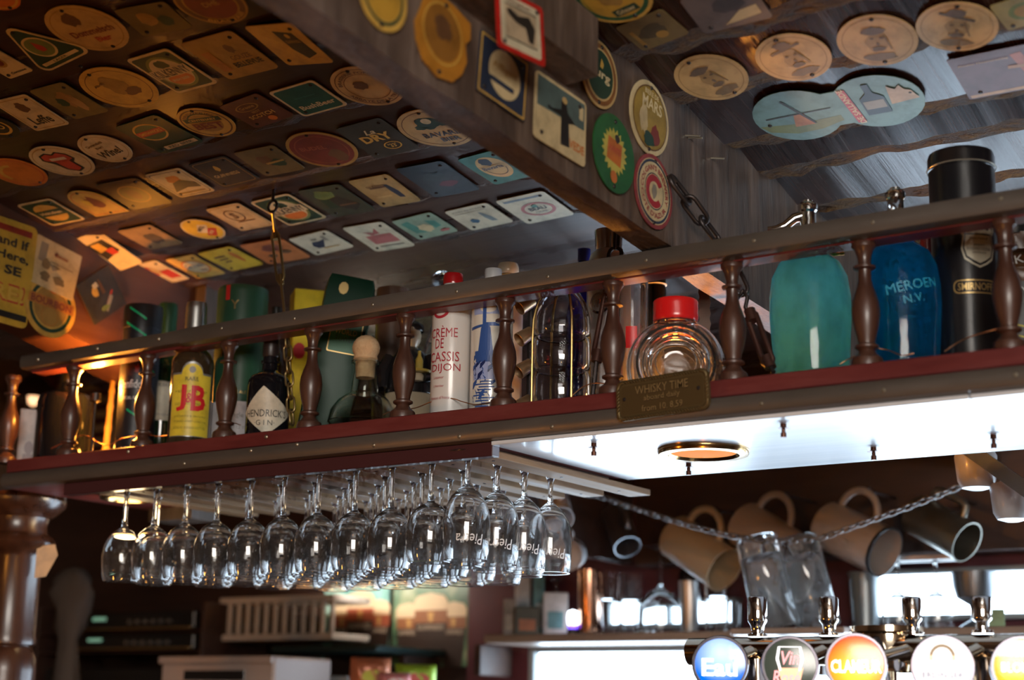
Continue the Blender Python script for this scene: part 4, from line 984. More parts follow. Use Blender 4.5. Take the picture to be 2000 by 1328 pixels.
coaster('L','sq',c1((640,40),(950,-10),(1050,130),(800,195)),(.16,.13,.05),[blobs([(-.2,.1,.4,.5,8)],'ochre'),blobs([(.4,-.2,.3,.4,9)],'dgreen')],'dim olive picture coaster at the top between two round ones')
coaster('L','rd',e1(985,1368,-130,134),'ochre',[ring(.78,.93,'brown'),disc(.72,'dred'),tx('DHE',0,.0,.22,.5,'ochre'),tx('BRASSERIE',0,0,.12,1.3,'gold',arc=(-.84,270))],'round dark red coaster with gold rim cut by the top edge')
coaster('L','sq',c1((735,315),(965,240),(1190,455),(965,515)),'cream',[fill('dgreen',.9),disc(.80,'lgreen'),disc(.70,'cream'),blobs([(0,.42,.3,.22,3)],'dgreen'),disc(.52,'orange',.0,-.36,.30),box(0,.03,.84,.22,'cream'),tx('KILKENNY',0,.03,.36,1.55,'dk'),tx('IRISH BEER',0,-.36,.12,.8,'cream')],'square cream coaster with green corners, nearest row')
coaster('L','sq',c1((1050,225),(1325,145),(1530,360),(1240,440)),'ochre',[blobs([(.25,.30,.18,.22,12)],'brown'),tx('GOUZE',.30,-.12,.22,.75,'brown'),tx('BELLEVUE',.30,-.44,.24,1.05,'dk'),box(-.62,-.1,.16,.5,(.45,.2,.06))],'plain gold square coaster with small bell emblem')
coaster('L','sq',c1((1395,125),(1610,75),(1885,305),(1590,360)),'gold',[poly([(-.1,.7),(.6,.55),(.72,-.5),(.2,-.7),(-.05,-.2)],'dk'),tx('GUINNESS',.3,.15,.14,.6,'ochre'),blobs([(.3,.42,.1,.12,5)],'gold')],'curled gold square coaster with a dark pint print beside the beam',tilt=(0,-7))
coaster('L','rd',e1(475,860,345,605),'gold',[ring(.84,.86,'brown'),blobs([(.05,.1,.35,.5,6)],'ochre'),blobs([(.2,-.3,.3,.2,7)],'brown'),tx('Abdij',-.3,.4,.12,.4,'brown')],'golden round coaster with a faded sketch, third from the left')
coaster('L','sq',c1((190,490),(380,435),(585,610),(395,660)),(.20,.16,.06),[blobs([(.1,.1,.5,.5,31)],(.35,.2,.07)),blobs([(-.3,.0,.28,.3,32)],'dgreen'),blobs([(.3,-.2,.25,.5,33)],(.42,.26,.1))],'dark square picture coaster beside the cream gothic one')
coaster('L','sq',c1((-10,550),(165,510),(370,680),(175,725)),'cream',[bord('ochre',.9,.03),blobs([(0,.38,.30,.32,14)],'brown'),tx('Leffe',.05,-.42,.50,1.1,'dk',bold=.02)],'cream square coaster with black gothic lettering near the left edge')
coaster('L','rd',(-40,30,215,272),'dk',[ring(.55,.68,'gold'),tx('O',.2,0,.4,None,'gold')],'dark coaster with a gold ring cut by the left edge')
# --- row of round ones
coaster('L','rd',e1(995,1312,585,755),'gold',[ring(.84,.9,'brown'),ring(.6,.66,'dgreen',a0=20,a1=160),disc(.6,'ochre'),box(0,.24,.72,.13,'dgreen'),tx('CENTENARY',0,.24,.14,1.1,'gold'),tx('BEST',0,-.18,.42,1.15,'dred',bold=.03),tx('BREWERIES',0,0,.12,1.4,'brown',arc=(.73,90))],'round gold coaster with big red four letter word')
coaster('L','sq',c1((1235,580),(1440,495),(1640,635),(1420,705)),(.13,.045,.03),[('border',ringp(.46,.54,28,-.1,.40,sy=.5),'ochre'),tx('Greene',-.1,.42,.2,.7,'ochre'),tx('BEST',0,.02,.14,.4,'ochre'),tx('SCOTCH',0,-.28,.26,1.2,'gold'),disc(.18,'orange',.2,-.66)],'dark brown square coaster with gold script lettering')
coaster('L','sq',c1((1510,510),(1750,420),(1940,580),(1690,635)),'cream',[fill((.02,.11,.09),.9),tx('BushBeer',.05,-.45,.30,1.5,'cream',bold=.015),tx('Bières Spéciales',0,.2,.10,.9,(.03,.2,.17))],'dark teal green square coaster with cream border and lettering')
coaster('L','rd',e2(148,527,350,583),'tan',[ring(.86,.89,'brown'),ring(.62,.64,'brown'),blobs([(-.12,.12,.25,.22,41)],'brown'),tx('ABBAYE DE LA TRAPPE',0,0,.12,2.0,'brown',arc=(-.76,270)),tx('BRASSERIE FONDEE',0,0,.11,1.8,'brown',arc=(.74,90))],'tan round coaster with ring of small lettering touching the beam')
coaster('L','sq',c1((700,680),(900,620),(1115,775),(850,865)),'dgreen',[disc(.62,'gold',-.12,.25,.52),disc(.55,'green',-.12,.25,.45),box(-.12,.25,.58,.14,'red'),tx('SMITHWICKS',-.12,.25,.16,1.0,'gold'),box(.2,-.72,.72,.1,'cream'),tx('RED BEER',.2,-.72,.13,1.1,'dgreen')],'green square coaster with a gold oval and pale strip')
coaster('L','rd',e1(433,745,745,888),'cream',[ring(.85,.87,'ochre'),tx('Dommelsch',-.1,.42,.16,.9,'brown'),tx('Bier?',-.1,.18,.14,.4,'brown'),tx('Wine!',.0,-.25,.46,1.2,'dk',shear=.3)],'cream round coaster with handwritten style lettering')
coaster('L','rd',e1(168,530,800,972),'cream',[ring(.88,.91,'ochre'),poly([(-.5,.5),(-.2,.62),(0,.5),(.2,.62),(.5,.42),(.6,.1),(.4,-.1),(.45,-.55),(.15,-.72),(-.2,-.5),(-.35,-.1),(-.6,.2)],'black'),poly([(-.45,.45),(-.2,.55),(0,.43),(.2,.55),(.45,.38),(.52,.12),(.3,.02),(-.25,.04),(-.52,.2)],'red','lips'),poly([(-.22,.04),(.3,.02),(.36,-.5),(.14,-.64),(-.12,-.45)],'red','tongue'),box(.02,.2,.3,.08,'white','teeth')],'cream round coaster with red lips and tongue',rot=-8)
coaster('L','rd',e1(-60,265,872,1028),'orange',[ring(.86,.9,'red'),('swoosh',ringp(.45,.6,20,-.1,0,60,200),'gold')],'orange red round coaster at the left edge')
coaster('L','rd',e1(1615,1982,715,928),'ochre',[disc(.90,'dred'),ring(.74,.77,(.32,.1,.05)),blobs([(.35,-.35,.28,.35,51)],'brown'),tx('BUDEL',-.2,.15,.2,.8,(.34,.10,.05))],'brick red round coaster with a faint dark figure')
coaster('L','sq',c2((190,695),(440,645),(600,810),(350,880)),(.05,.05,.045),[tx('La',0,.42,.26,.45,'cream',shear=.3),tx('DRY',.02,.08,.40,1.25,'gold',bold=.04),('ring33',ringp(.30,.36,24,.25,-.48,sy=.62),'gold'),tx("'33'",.25,-.48,.22,.34,'gold')],'dark slate square coaster with gold three letter word')
coaster('L','rd',e2(525,915,580,820),'tan',[ring(.86,.885,'brown'),blobs([(-.05,.32,.36,.32,61),(.32,.2,.2,.13,62),(-.32,.15,.2,.13,63)],'dgreen'),disc(.14,'cream',-.05,.42),tx('BAVARIA',.08,-.28,.24,1.2,'navy'),tx('BIER',.12,-.58,.20,.55,'navy')],'tan round coaster with hop leaves and blue lettering',rot=-6)
coaster('L','sq',c1((1320,840),(1540,795),(1695,930),(1470,975)),(.17,.13,.06),[blobs([(-.1,.1,.4,.4,71)],'brown'),blobs([(.3,-.2,.4,.3,72)],'dgreen'),box(.2,-.1,.45,.06,'ochre',rot=5)],'brown picture coaster beside the brick red round one')
coaster('L','sq',c1((1070,905),(1275,850),(1435,995),(1230,1035)),(.028,.026,.03),[bord('ochre',.9,.025),blobs([(-.05,.35,.13,.2,81)],'gold'),tx('GUINNESS',0,-.15,.2,1.3,'tan')],'black square coaster with thin gold line border')
coaster('L','sq',c1((815,965),(1020,920),(1190,1050),(1000,1095)),'cream',[bord('dk',.9,.03),blobs([(.0,.32,.38,.34,91)],'orange'),poly([(-.75,-.55),(-.3,.1),(.2,.25),(.75,-.1),(.75,-.45),(.1,-.35)],'dk'),box(0,-.72,.7,.03,'ochre')],'cream square coaster with a dark head and orange cap')
coaster('L','sq',c1((565,1010),(790,985),(940,1110),(710,1165)),(.06,.04,.02),[disc(.62,'ochre'),disc(.55,(.16,.12,.04)),blobs([(0,0,.3,.35,92)],'brown')],'very dark coaster with a dull bronze circle')
coaster('L','arch',c1((365,1060),(540,1035),(695,1165),(500,1205)),'gold',[bord('orange',.9,.05),blobs([(.1,.0,.42,.5,94)],'dred'),blobs([(-.3,.1,.2,.3,95)],'yellow')],'arched orange coaster glowing in lamp light')
coaster('L','sq',c1((100,1140),(290,1090),(470,1220),(290,1245)),'cream',[fill('dgreen',.9),disc(.72,'gold'),box(0,0,.78,.24,'dgreen'),tx('Heineken',0,0,.24,1.2,'cream')],'green cornered square coaster with a golden disc, lower left')
# --- row under the long seam
coaster('L','sq',c340((330,325),(660,245),(950,480),(640,540)),'cream',[bord('ochre',.92,.03),('round_seal',ringp(.40,.46,28,-.1,.2),'brown'),tx('S',-.12,.2,.45,None,'brown'),box(.1,-.3,.5,.03,'brown')],'cream square coaster with a brown round seal by the chain hook')
coaster('L','sq',c340((790,250),(1150,155),(1460,415),(1080,490)),'cream',[fill('dgreen',.9),disc(.80,'lgreen'),disc(.70,'cream'),blobs([(0,.42,.3,.22,3)],'dgreen'),disc(.52,'orange',.0,-.36,.30),box(0,.03,.84,.22,'cream'),tx('KILKENNY',0,.03,.36,1.55,'dk')],'square cream coaster with green corners right behind the chain hook')
coaster('L','sq',c340((1230,150),(1640,55),(1935,340),(1540,400)),(.06,.07,.05),[blobs([(-.2,.45,.5,.35,101)],'lgreen'),poly([(-.2,.2),(.3,.3),(.8,-.4),(.3,-.75),(-.2,-.4)],'dk'),box(.3,-.3,.4,.05,'brown'),box(-.4,-.1,.2,.3,'dgreen')],'dark green landscape coaster to the right of the chain hook')
coaster('L','sq',c680((60,350),(410,265),(690,540),(280,600)),(.42,.29,.12),[fill((.46,.32,.14),.85),poly([(.25,.45),(.45,.4),(.62,-.1),(.6,-.55),(.35,-.5),(.28,-.05)],'navy'),box(-.1,.3,.4,.05,'brown'),box(-.3,-.3,.4,.05,'tan'),tx('De Koninck',-.1,.42,.12,.9,'brown')],'tan square coaster with a blue bottle print')
coaster('L','sq',c680((520,200),(960,140),(1250,420),(800,530)),(.025,.045,.075),[blobs([(.2,-.3,.4,.2,111)],(.10,.03,.06)),blobs([(.0,.2,.5,.3,112)],(.03,.06,.09))],'night blue square coaster with faint red print')
coaster('L','sq',c680((1110,110),(1400,30),(1780,310),(1420,405)),(.05,.20,.20),[disc(.72,'tan',.05,.05),ring(.50,.53,'navy',.05,.05,180,360),blobs([(.0,.45,.32,.26,121)],'navy'),box(.0,.08,.62,.12,'tan'),tx('Bavaria',.0,.08,.2,1.05,'navy')],'teal square coaster with a tan disc, beside the beam')
coaster('L','rd',c340((40,460),(330,385),(540,570),(230,650)),'cream',[disc(.92,'yellow'),poly([(-.45,-.12),(.1,.48),(.55,.3),(.0,-.35)],'white'),poly([(-.2,-.5),(.35,.05),(.75,-.1),(.2,-.72)],'red'),tx('AMSTEL',-.02,.12,.2,.7,'dk',rot=28),tx('BIER',.25,-.3,.16,.45,'cream',rot=28)],'yellow oval coaster with a white and red label')
coaster('L','sq',c0((1300,380),(1650,280),(1960,530),(1600,565)),(.26,.17,.08),[fill((.30,.20,.10),.9),blobs([(.15,-.1,.5,.5,131)],(.09,.07,.05))],'brown photo coaster left of the yellow oval one')
coaster('L','sq',c0((635,555),(1180,350),(1440,690),(1040,745)),'cream',[poly([(.0,.55),(.75,.6),(.85,-.1),(.1,-.35)],'dk'),poly([(.15,.5),(.5,.5),(.55,.1),(.2,.05)],'gold'),poly([(.4,.1),(.75,.15),(.72,-.2),(.45,-.2)],'red')],'loose cream coaster hanging askew in orange light at the left',tilt=(-9,5))
# --- farthest row
coaster('L','sq',c0((1370,760),(1700,690),(2040,890),(1770,950)),'cream',[poly([(-.8,.6),(-.1,.65),(-.1,-.2),(-.7,-.25)],'red'),poly([(.1,.1),(.85,.15),(.85,-.65),(.15,-.65)],'red'),blobs([(.0,.2,.2,.4,141)],'tan')],'red and cream square coaster at the left of the last row')
coaster('L','sq',c340((-60,800),(170,760),(500,960),(230,1010)),'gold',[disc(.8,'orange',.05,0,.62),disc(.7,'cream',.05,0,.54),tx('Grolsch',.05,.12,.34,1.2,'blue'),tx('bier',.3,-.3,.2,.5,'dred')],'gold square coaster with blue script, second in the last row')
coaster('L','sq',c340((250,745),(560,675),(870,860),(540,935)),'yellow',[box(-.3,.35,.32,.06,'brown'),box(-.3,.1,.26,.06,'brown'),box(-.25,-.15,.2,.06,'brown'),blobs([(.5,.1,.16,.5,151)],'orange')],'bright yellow square coaster with three short lines')
coaster('L','sq',c340((700,650),(1080,610),(1310,790),(870,870)),(.58,.20,.07),[blobs([(.1,.35,.5,.35,161)],(.25,.08,.06)),blobs([(-.3,-.3,.22,.16,162)],'dk'),blobs([(.4,-.1,.3,.2,163)],'brown')],'orange coaster with dark figures behind the chain')
coaster('L','sq',c340((1130,605),(1490,525),(1755,690),(1380,775)),'white',[poly([(-.5,-.1),(-.3,.25),(0,.2),(.35,.3),(.1,-.1),(-.1,-.4),(-.4,-.4)],'navy'),poly([(.35,.6),(.55,.6),(.5,.1),(.35,.2)],'grey'),blobs([(-.05,.45,.15,.08,171)],'grey'),box(.2,-.5,.4,.05,'tan')],'white square coaster with a dark blue bird shape')
coaster('L','sq',c680((-40,800),(330,745),(660,970),(260,1045)),'white',[box(.08,-.15,.62,.32,'pink'),poly([(-.4,.5),(.0,.35),(.3,.65),(.25,.25),(-.2,.2)],'pink'),box(.1,-.68,.6,.04,'grey')],'white square coaster with a rose pink block')
coaster('L','sq',c680((440,735),(800,655),(1085,830),(680,920)),(.30,.42,.34),[poly([(-.8,.6),(-.4,.7),(-.2,-.5),(-.7,-.4)],'teal'),poly([(.3,.5),(.7,.3),(.7,-.2),(.35,-.3)],'teal'),blobs([(.0,-.1,.35,.4,181)],'cream'),blobs([(.6,-.6,.25,.12,182)],'pink')],'pale green picture coaster in the last row')
coaster('L','sq',c680((955,650),(1350,550),(1620,735),(1190,830)),'white',[tx("JOHN MARTIN'S",-.1,.72,.16,1.4,'grey'),blobs([(-.35,-.25,.2,.2,191)],'blue'),poly([(.2,.4),(.3,.35),(.5,-.1),(.55,-.55),(.3,-.5),(.2,-.1)],(.20,.27,.33)),box(-.1,.55,.7,.015,'grey')],'white square coaster with a blue bottle and pear shape')
coaster('L','sq',c2((1055,1110),(1310,1045),(1500,1190),(1225,1235)),'white',[box(0,.75,.8,.07,(.2,.26,.35)),('rose_ring',ringp(.52,.66,30,.08,-.1,sy=.75),'pink'),tx('BEAU',.08,-.05,.24,.7,'dk',bold=.03),tx('CIDRE',.08,-.32,.12,.5,'grey'),blobs([(.08,.15,.14,.1,201)],'teal')],'white square coaster with a rose oval ring, nearest the beam')
# --- beam side
G2='beer coasters on the ceiling and beam'
coaster('B','rd',(690,795,-70,56),'gold',[ring(.74,.84,'dgreen'),disc(.70,(.55,.33,.05))],'gold round coaster with green ring at the top of the beam')
coaster('B','shield',(797,917,0,151),(.50,.22,.03),[disc(.66,(.30,.14,.03),0,.12),blobs([(0,.25,.35,.3,211)],'brown'),ring(.70,.74,'gold',0,.1)],'large orange shield shaped coaster on the beam',rot=-4)
coaster('B','sharp',[(935,56),(1025,128),(1018,238),(925,178)],'navy',[bord('gold',.97,.06),disc(.66,'cream',.05,.05,.78),tx('Affligem',.05,.2,.3,1.0,'ochre'),box(-.05,-.30,.5,.08,'navy',rot=0)],'navy square coaster with a cream oval on the beam')
coaster('B','sq',[(1034,140),(1150,219),(1141,325),(1025,250)],'cream',[('painted_sky',[[(-.92,.9),(.92,.9),(.92,.1),(-.92,.0)]],(.10,.16,.18)),poly([(.0,.55),(.2,.6),(.25,.3),(.55,.1),(.3,.0),(.35,-.7),(.0,-.75),(.0,.1),(-.5,.2),(-.5,.1),(.0,.3)],'black','dark_figure'),disc(.10,'tan',.12,.62),box(.78,.55,.08,.2,'cream'),tx('VEDE',.62,-.55,.26,.6,'orange')],'picture coaster of a figure in black on the beam')
coaster('B','rd',(1131,1200,76,217),'tan',[disc(.92,(.24,.10,.03)),disc(.78,'tan'),disc(.72,'dgreen'),tx('burg',.0,.0,.36,1.1,'cream'),poly([(.0,.5),(.15,.35),(.1,.2),(-.05,.22)],'gold')],'round dark green coaster with pale lettering behind the stub timber',rot=0)
coaster('B','rd',(1225,1301,157,306),'cream',[disc(.86,(.36,.25,.06)),tx('MARS',.1,.40,.34,1.0,'cream'),tx('BIERE DE',.05,.68,.14,.7,'cream'),blobs([(-.3,-.1,.22,.45,221)],(.55,.45,.28)),blobs([(.3,-.4,.25,.3,222)],'dred'),blobs([(.0,-.6,.3,.2,223)],'dgreen'),ring(.84,.87,'brown')],'round cream rimmed coaster with harvest figures on the beam',rot=0)
star=[(.62*math.cos(i*math.pi/20)*(1 if i%2 else .78),.05+.62*math.sin(i*math.pi/20)*(1 if i%2 else .78)) for i in range(40)]
coaster('B','rd',(1150,1237,226,376),(.02,.14,.04),[poly(star,(.60,.55,.12),'sunburst'),box(.0,.05,.34,.30,'orange',rot=-4),tx('XANTE',0,.1,.16,.55,'red'),blobs([(.1,.42,.12,.12,231)],'dk'),disc(.16,'orange',.0,-.62)],'round green coaster with a yellow burst on the beam',rot=0)
coaster('B','rd',(1233,1310,303,447),(.30,.05,.06),[ring(.86,.89,'cream'),disc(.86,'navy'),disc(.79,'cream'),disc(.50,'navy'),disc(.47,'cream'),('letter_c',ringp(.27,.45,26,0,0,35,325),(.42,.03,.05)),tx("COLGAN'S BREWERY",0,0,.15,2.3,(.35,.05,.06),arc=(.645,85)),tx("COTE D'AZUR",0,0,.15,1.6,(.35,.05,.06),arc=(-.645,262)),blobs([(-.02,.0,.14,.22,241)],'grey')],'round cream and maroon coaster with a big letter on the beam',rot=0)
coaster('S','sq',[(966,-10),(1066,18),(1050,138),(956,68)],(.55,.02,.015),[fill('white',.84),box(0,.02,.66,.52,(.55,.45,.34),'picture'),poly([(-.6,.35),(-.45,.45),(-.1,.3),(.35,.42),(.6,.1),(.5,-.45),(.3,-.4),(.2,.0),(-.2,.05),(-.5,.2)],'dk','ink_stroke'),box(.0,.55,.66,.02,'dk'),box(0,-.55,.66,.02,'dk'),tx('wine and art',-.1,.69,.10,1.0,'dred')],'red bordered sign with an ink drawing on the stub timber',name='red_sign',cat='sign',group=None)
# --- right ceiling
coaster('R','rd',(1126,1264,-70,49),'gold',[ring(.78,.90,'green'),disc(.74,(.60,.38,.06)),box(0,-.55,.36,.12,'dgreen'),tx('Gösser',0,-.55,.16,.55,'cream'),blobs([(0,.1,.4,.4,251)],'ochre')],'gold round coaster with green ring on the right ceiling')
coaster('R','sq',[(1200,58),(1300,10),(1352,58),(1248,92)],(.20,.15,.07),[blobs([(.0,.0,.6,.5,261)],(.09,.07,.04)),disc(.24,'ochre',.2,-.4),box(-.7,-.2,.08,.6,'ochre')],'dull brown coaster with a pale ring under the gold round one')
coaster('R','sq',[(1310,0),(1470,-38),(1510,26),(1389,56)],(.17,.14,.15),[blobs([(.1,.2,.5,.4,271)],(.08,.07,.08)),poly([(-.3,-.8),(.8,-.6),(.8,-.1),(.3,-.2)],'cream')],'grey violet picture coaster at the top of the right ceiling')
def portrait(ext,label,seed,hat,k):
    L=[ring(.86,.88,(.34,.20,.08)),blobs([(0,-.02,.30,.42,seed)],(.42,.28,.13)),blobs([(.0,-.62,.42,.16,seed+1)],(.24,.17,.10))]
    if hat: L+=[box(0,.42,.46,.05,(.14,.11,.09),'hat_brim',rot=k),blobs([(0,.58,.26,.18,seed+2)],(.16,.12,.10))]
    else: L+=[blobs([(-.05,.42,.32,.16,seed+2)],(.18,.13,.10))]
    L+=[blobs([(-.12,.12,.06,.04,seed+3),(.12,.12,.06,.04,seed+4),(0,-.12,.05,.08,seed+5),(.0,-.30,.2,.1,seed+6)],(.17,.12,.08)),box(.25,-.05,.02,.3,(.26,.18,.1),rot=12)]
    return coaster('R','rd',ext,(.62,.42,.20),L,label,rot=k)
portrait(e3(40,472,300,540),'tan portrait coaster of a bearded man, first of four in a row',300,False,18)
portrait(e3(488,940,185,430),'tan portrait coaster of a man in a wide hat, second in the row',310,True,8)
portrait(e3(950,1415,75,345),'tan portrait coaster of a man in a coat, third in the row',320,False,-12)
portrait(e3(1383,1870,0,268),'tan portrait coaster of a round face, last of the four',330,True,-20)
coaster('R','dbl',e3(463,1455,405,757),(.18,.33,.36),[poly([(-.98,-.12),(-.5,-.2),(.0,-.16),(.0,-.30),(-.3,-.42),(-.6,-.44),(-.9,-.3)],(.20,.24,.10),'meadow'),poly([(-.58,-.26),(-.34,-.26),(-.40,.04),(-.52,.04)],(.52,.20,.07),'windmill'),poly([(-.86,.02),(-.06,.05),(-.06,.07),(-.86,.05)],'dk','windmill_sail'),poly([(-.58,.42),(-.34,-.24),(-.31,-.24),(-.54,.42)],'dk','windmill_sail'),poly([(.14,-.42),(.24,-.42),(.20,.42),(.10,.42)],(.50,.05,.07),'red_banner'),tx('DE SALLANDE',.17,.0,.09,.72,'cream',rot=95),poly([(.30,-.28),(.58,-.28),(.58,.12),(.48,.25),(.48,.46),(.40,.46),(.40,.25),(.30,.12)],(.03,.04,.06),'bottle'),box(.44,-.04,.12,.10,'grey','bottle_label'),poly([(.62,-.1),(.95,-.05),(.90,.16),(.84,.2),(.80,.32),(.74,.24),(.66,.34)],(.50,.36,.22),'town_house')],'double round coaster with a windmill and a dark bottle',rot=-3,lift=.0065)
coaster('R','sharp',c3((1580,330),(2120,190),(2260,450),(1680,530)),(.15,.07,.08),[poly([(-.95,-.95),(.95,-.95),(.95,-.82),(-.95,-.82)],(.55,.32,.16)),poly([(.2,.7),(.42,.75),(.62,-.55),(.35,-.55)],(.46,.13,.07)),box(.5,.1,.45,.07,(.50,.24,.10),rot=-8),tx('Mouton Hammerschlag',-.35,.60,.10,1.0,(.52,.32,.18))],'maroon card with an orange windmill at the right edge')
coaster('R','sq',[(1935,5),(2040,-25),(2075,20),(1965,58)],(.36,.30,.12),[disc(.6,'lgreen'),disc(.4,'ochre')],'olive coaster cut by the top right corner')
# --- signs on the left header board
GW=None
coaster('W','sq',[(-62,400),(72,452),(47,640),(-90,610)],(.58,.42,.06),[box(-.1,.82,.95,.06,(.30,.03,.02)),tx('and If',.32,.58,.18,.95,'black',bold=.03),tx('Here,',.35,.30,.20,.95,'black',bold=.03),tx('SE',.40,.04,.18,.5,'black',bold=.04),tx('RE!',.35,-.40,.36,.95,'red',bold=.02),tx('RE!',.35,-.40,.29,.88,(.62,.45,.08)),box(.2,-.82,.75,.06,'black')],'large yellow sign with bold black lettering cut by the left edge',name='tin_sign',cat='sign',group=None,nails=0)
coaster('W','sharp',[(72,455),(156,503),(138,588),(50,548)],'cream',[box(-.62,.40,.16,.40,'grey'),disc(.09,'dred',-.05,.52),box(.2,.50,.25,.06,(.42,.22,.12)),box(.25,.15,.5,.012,'brown'),blobs([(-.4,-.05,.2,.25,401),(.0,.0,.2,.08,402)],(.25,.2,.12)),blobs([(-.35,-.55,.22,.2,403),(.25,-.5,.3,.2,404)],(.22,.17,.1)),poly([(-.3,.1),(-.1,-.2),(.1,-.1),(-.05,.0)],'grey')],'yellowed newspaper style card on the left header board',name='printed_card',cat='card',group=None,nails=0,lift=.003)
coaster('W','rd',(45,146,541,659),'gold',[ring(.72,.84,'dgreen'),disc(.66,'ochre'),box(0,.12,.90,.17,(.50,.22,.05)),tx('BOURBON',0,.12,.24,1.6,'dred'),disc(.16,'orange',0,.6),('rim_arc',ringp(.30,.34,20,0,-.3),(.45,.22,.05))],'gold round coaster with green ring below the newspaper card',rot=0,nails=0)
coaster('W','sharp',[(150,560),(206,515),(246,596),(178,634)],(.045,.045,.05),[blobs([(-.25,.25,.18,.25,411)],'gold'),box(-.12,.52,.14,.12,'white',rot=10),poly([(.1,.7),(.2,.7),(.25,.0),(.05,.0)],'brown'),box(.25,-.35,.45,.06,'red',rot=40),box(.15,-.5,.38,.10,'grey',rot=40),blobs([(-.1,-.6,.3,.12,412)],'lgreen')],'black diamond hung coaster with a beer glass print',nails=0)
# ------------------------------------------------------------------ back bar
YW=3.62
struct('wall_back', MB().box(XL,XR_,YW,YW+.1,0,3), MAROON)
def bk(x,y,Y=3.6): return onY(x,y,Y)
xh0=bk(1258,1109).x; zh=bk(1602,1095).z
HDW=wood('brown_header_wood',(.035,.018,.014),(.065,.034,.026),(.10,.055,.042),7,(.12,1,1),.5)
struct('trim_4',MB().rbox(xh0,1.6,3.55,YW,zh,cz(3.6)+.02,.004),HDW)
struct('trim_5',MB().rbox(xh0-.03,xh0,2.92,3.55,zh+.004,cz(3.2)+.02,.004),HDW)
# wall panel left of the window
struct('trim_6',MB().rbox(bk(925,1200).x,bk(1048,1200).x,3.57,YW,.4,zh-.01,.004),MAROON)
struct('trim_7',MB().rbox(XL,bk(925,1200).x-.001,3.60,YW,.4,cz(3.6)+.02,.004),DARKWOOD)
# bright windows
DAY=(.64,.82,1.0)
def window(name,x0,x1,z0,z1,cols,strength,fr=.018):
    w_=tag(link(name,None,loc=((x0+x1)/2,3.60,z0)),kind='structure'); W=x1-x0; Hh=z1-z0
    FR=plain('window_frame_paint',(.30,.33,.34),.5)
    for i in range(cols+1):
        xx=-W/2+W*i/cols; MB().rbox(xx-fr/2,xx+fr/2,-.03,.018,0,Hh,.002).build('mullion',FR,w_)
    for zz in (0,Hh-fr): MB().rbox(-W/2,W/2,-.028,.017,zz,zz+fr,.002).build('rail',FR,w_)
    for i in range(cols):
        a=-W/2+W*i/cols+fr/2; b=-W/2+W*(i+1)/cols-fr/2
        MB().box(a,b,-.004,.004,fr,Hh-fr).build('pane',glow('daylight_pane_%d'%int(strength*10),DAY,strength,(.9,.9,.9)),w_)
zs=bk(1600,1246).z
window('window_1',bk(1050,1260).x,.45,.55,zs-.012,4,9.0)
window('window_2',bk(1712,1150).x,.45,zs+.035,zh-.03,2,9.0,.012)
window('window_3',bk(1195,1200).x,bk(1442,1200).x,zs+.03,bk(1300,1172).z,2,9.0,.010)
# back shelf
BS=wood('pale_shelf_wood',(.20,.14,.11),(.30,.22,.18),(.38,.30,.25),10,(.1,1,1),.3,.3,.2,.0006)
zsh=bk(1400,1232,3.38).z
sh=thing('back_shelf','long pale shelf of glassware in front of the bright back window','shelf',(0,0,0))
MB().rbox(bk(945,1240,3.38).x,1.2,3.38,3.565,zsh-.022,zsh,.003).build('board',BS,sh)
for xx in (bk(1010,1250).x,bk(1660,1250).x,.6): MB().rbox(xx-.01,xx+.01,3.42,3.565,zsh-.10,zsh-.0225,.002).build('bracket',DARKWOOD,sh)
def bs(name,label,cat,px,Y=3.47,group=None): 
    P=onY(px,1200,Y); return thing(name,label,cat,(P.x,P.y,zsh),face(P),group),Vector((P.x,P.y,zsh))
def bh(px,py,P): return onY(px,py,P.y).z-P.z
# shaker and steel cup
t,P=bs('cocktail_shaker','chrome cocktail shaker on the back shelf with dark cap','shaker',1347,3.50)
r=hw(44,P); h=bh(1347,1078,P)
lat('tin',STEEL,t,[(0,0),(r*.72,0),(r*.78,.004),(r*.98,h*.62),(r,h*.64),(0,h*.64)],32); lat('shoulder',plain('gunmetal',(.12,.10,.10),.25,.9),t,[(r,h*.641),(r*.95,h*.72),(r*.55,h*.84),(r*.5,h*.85)],32); lat('cap',plain('gunmetal',(.12,.10,.10),.25,.9),t,[(r*.52,h*.85),(r*.54,h*.98),(r*.4,h),(0,h)],24)
t,P=bs('copper_cup','polished copper cup on the back shelf beside glass stacks','cup',1150,3.45)
r=hw(46,P); h=bh(1150,1113,P); lat('cup',plain('polished_copper',(.65,.36,.24),.2,1),t,[(0,0),(r*.8,0),(r*.85,.004),(r,h),(r*.94,h),(r*.8,.006),(0,.006)],32)
# inverted stem glasses, tumblers
TG=MB().lathe([(0,0.),(0,0.)]+[(.0,.0)],8)
def invglass(px,label,top,wpx,Y=3.505):
    t,P=bs('stem_glass',label,'glass',px,Y); r=hw(wpx,P); h=bh(px,top,P)
    pr=[(r*.95,0),(r,h*.10),(r*.92,h*.32),(r*.55,h*.47),(r*.16,h*.52),(.004,h*.58),(.004,h*.93),(r*.5,h*.985),(r*.8,h),(0,h),(0,h*.50),(r*.45,h*.44),(r*.86,h*.31),(r*.95,h*.10),(r*.9,0)]
    MB().lathe(pr,28).build('glass',CLEAR,t,60)
invglass(1290,'inverted clear stem glass on the back shelf left of the shaker',1068,96)
invglass(1085,'small inverted glass at the left of the back shelf',1130,40)
tm=MB().lathe([(0,0),(.026,0),(.031,.075),(.0285,.075),(.024,.008),(0,.008)],28).mesh('tumbler',CLEAR,50)
cnt=0
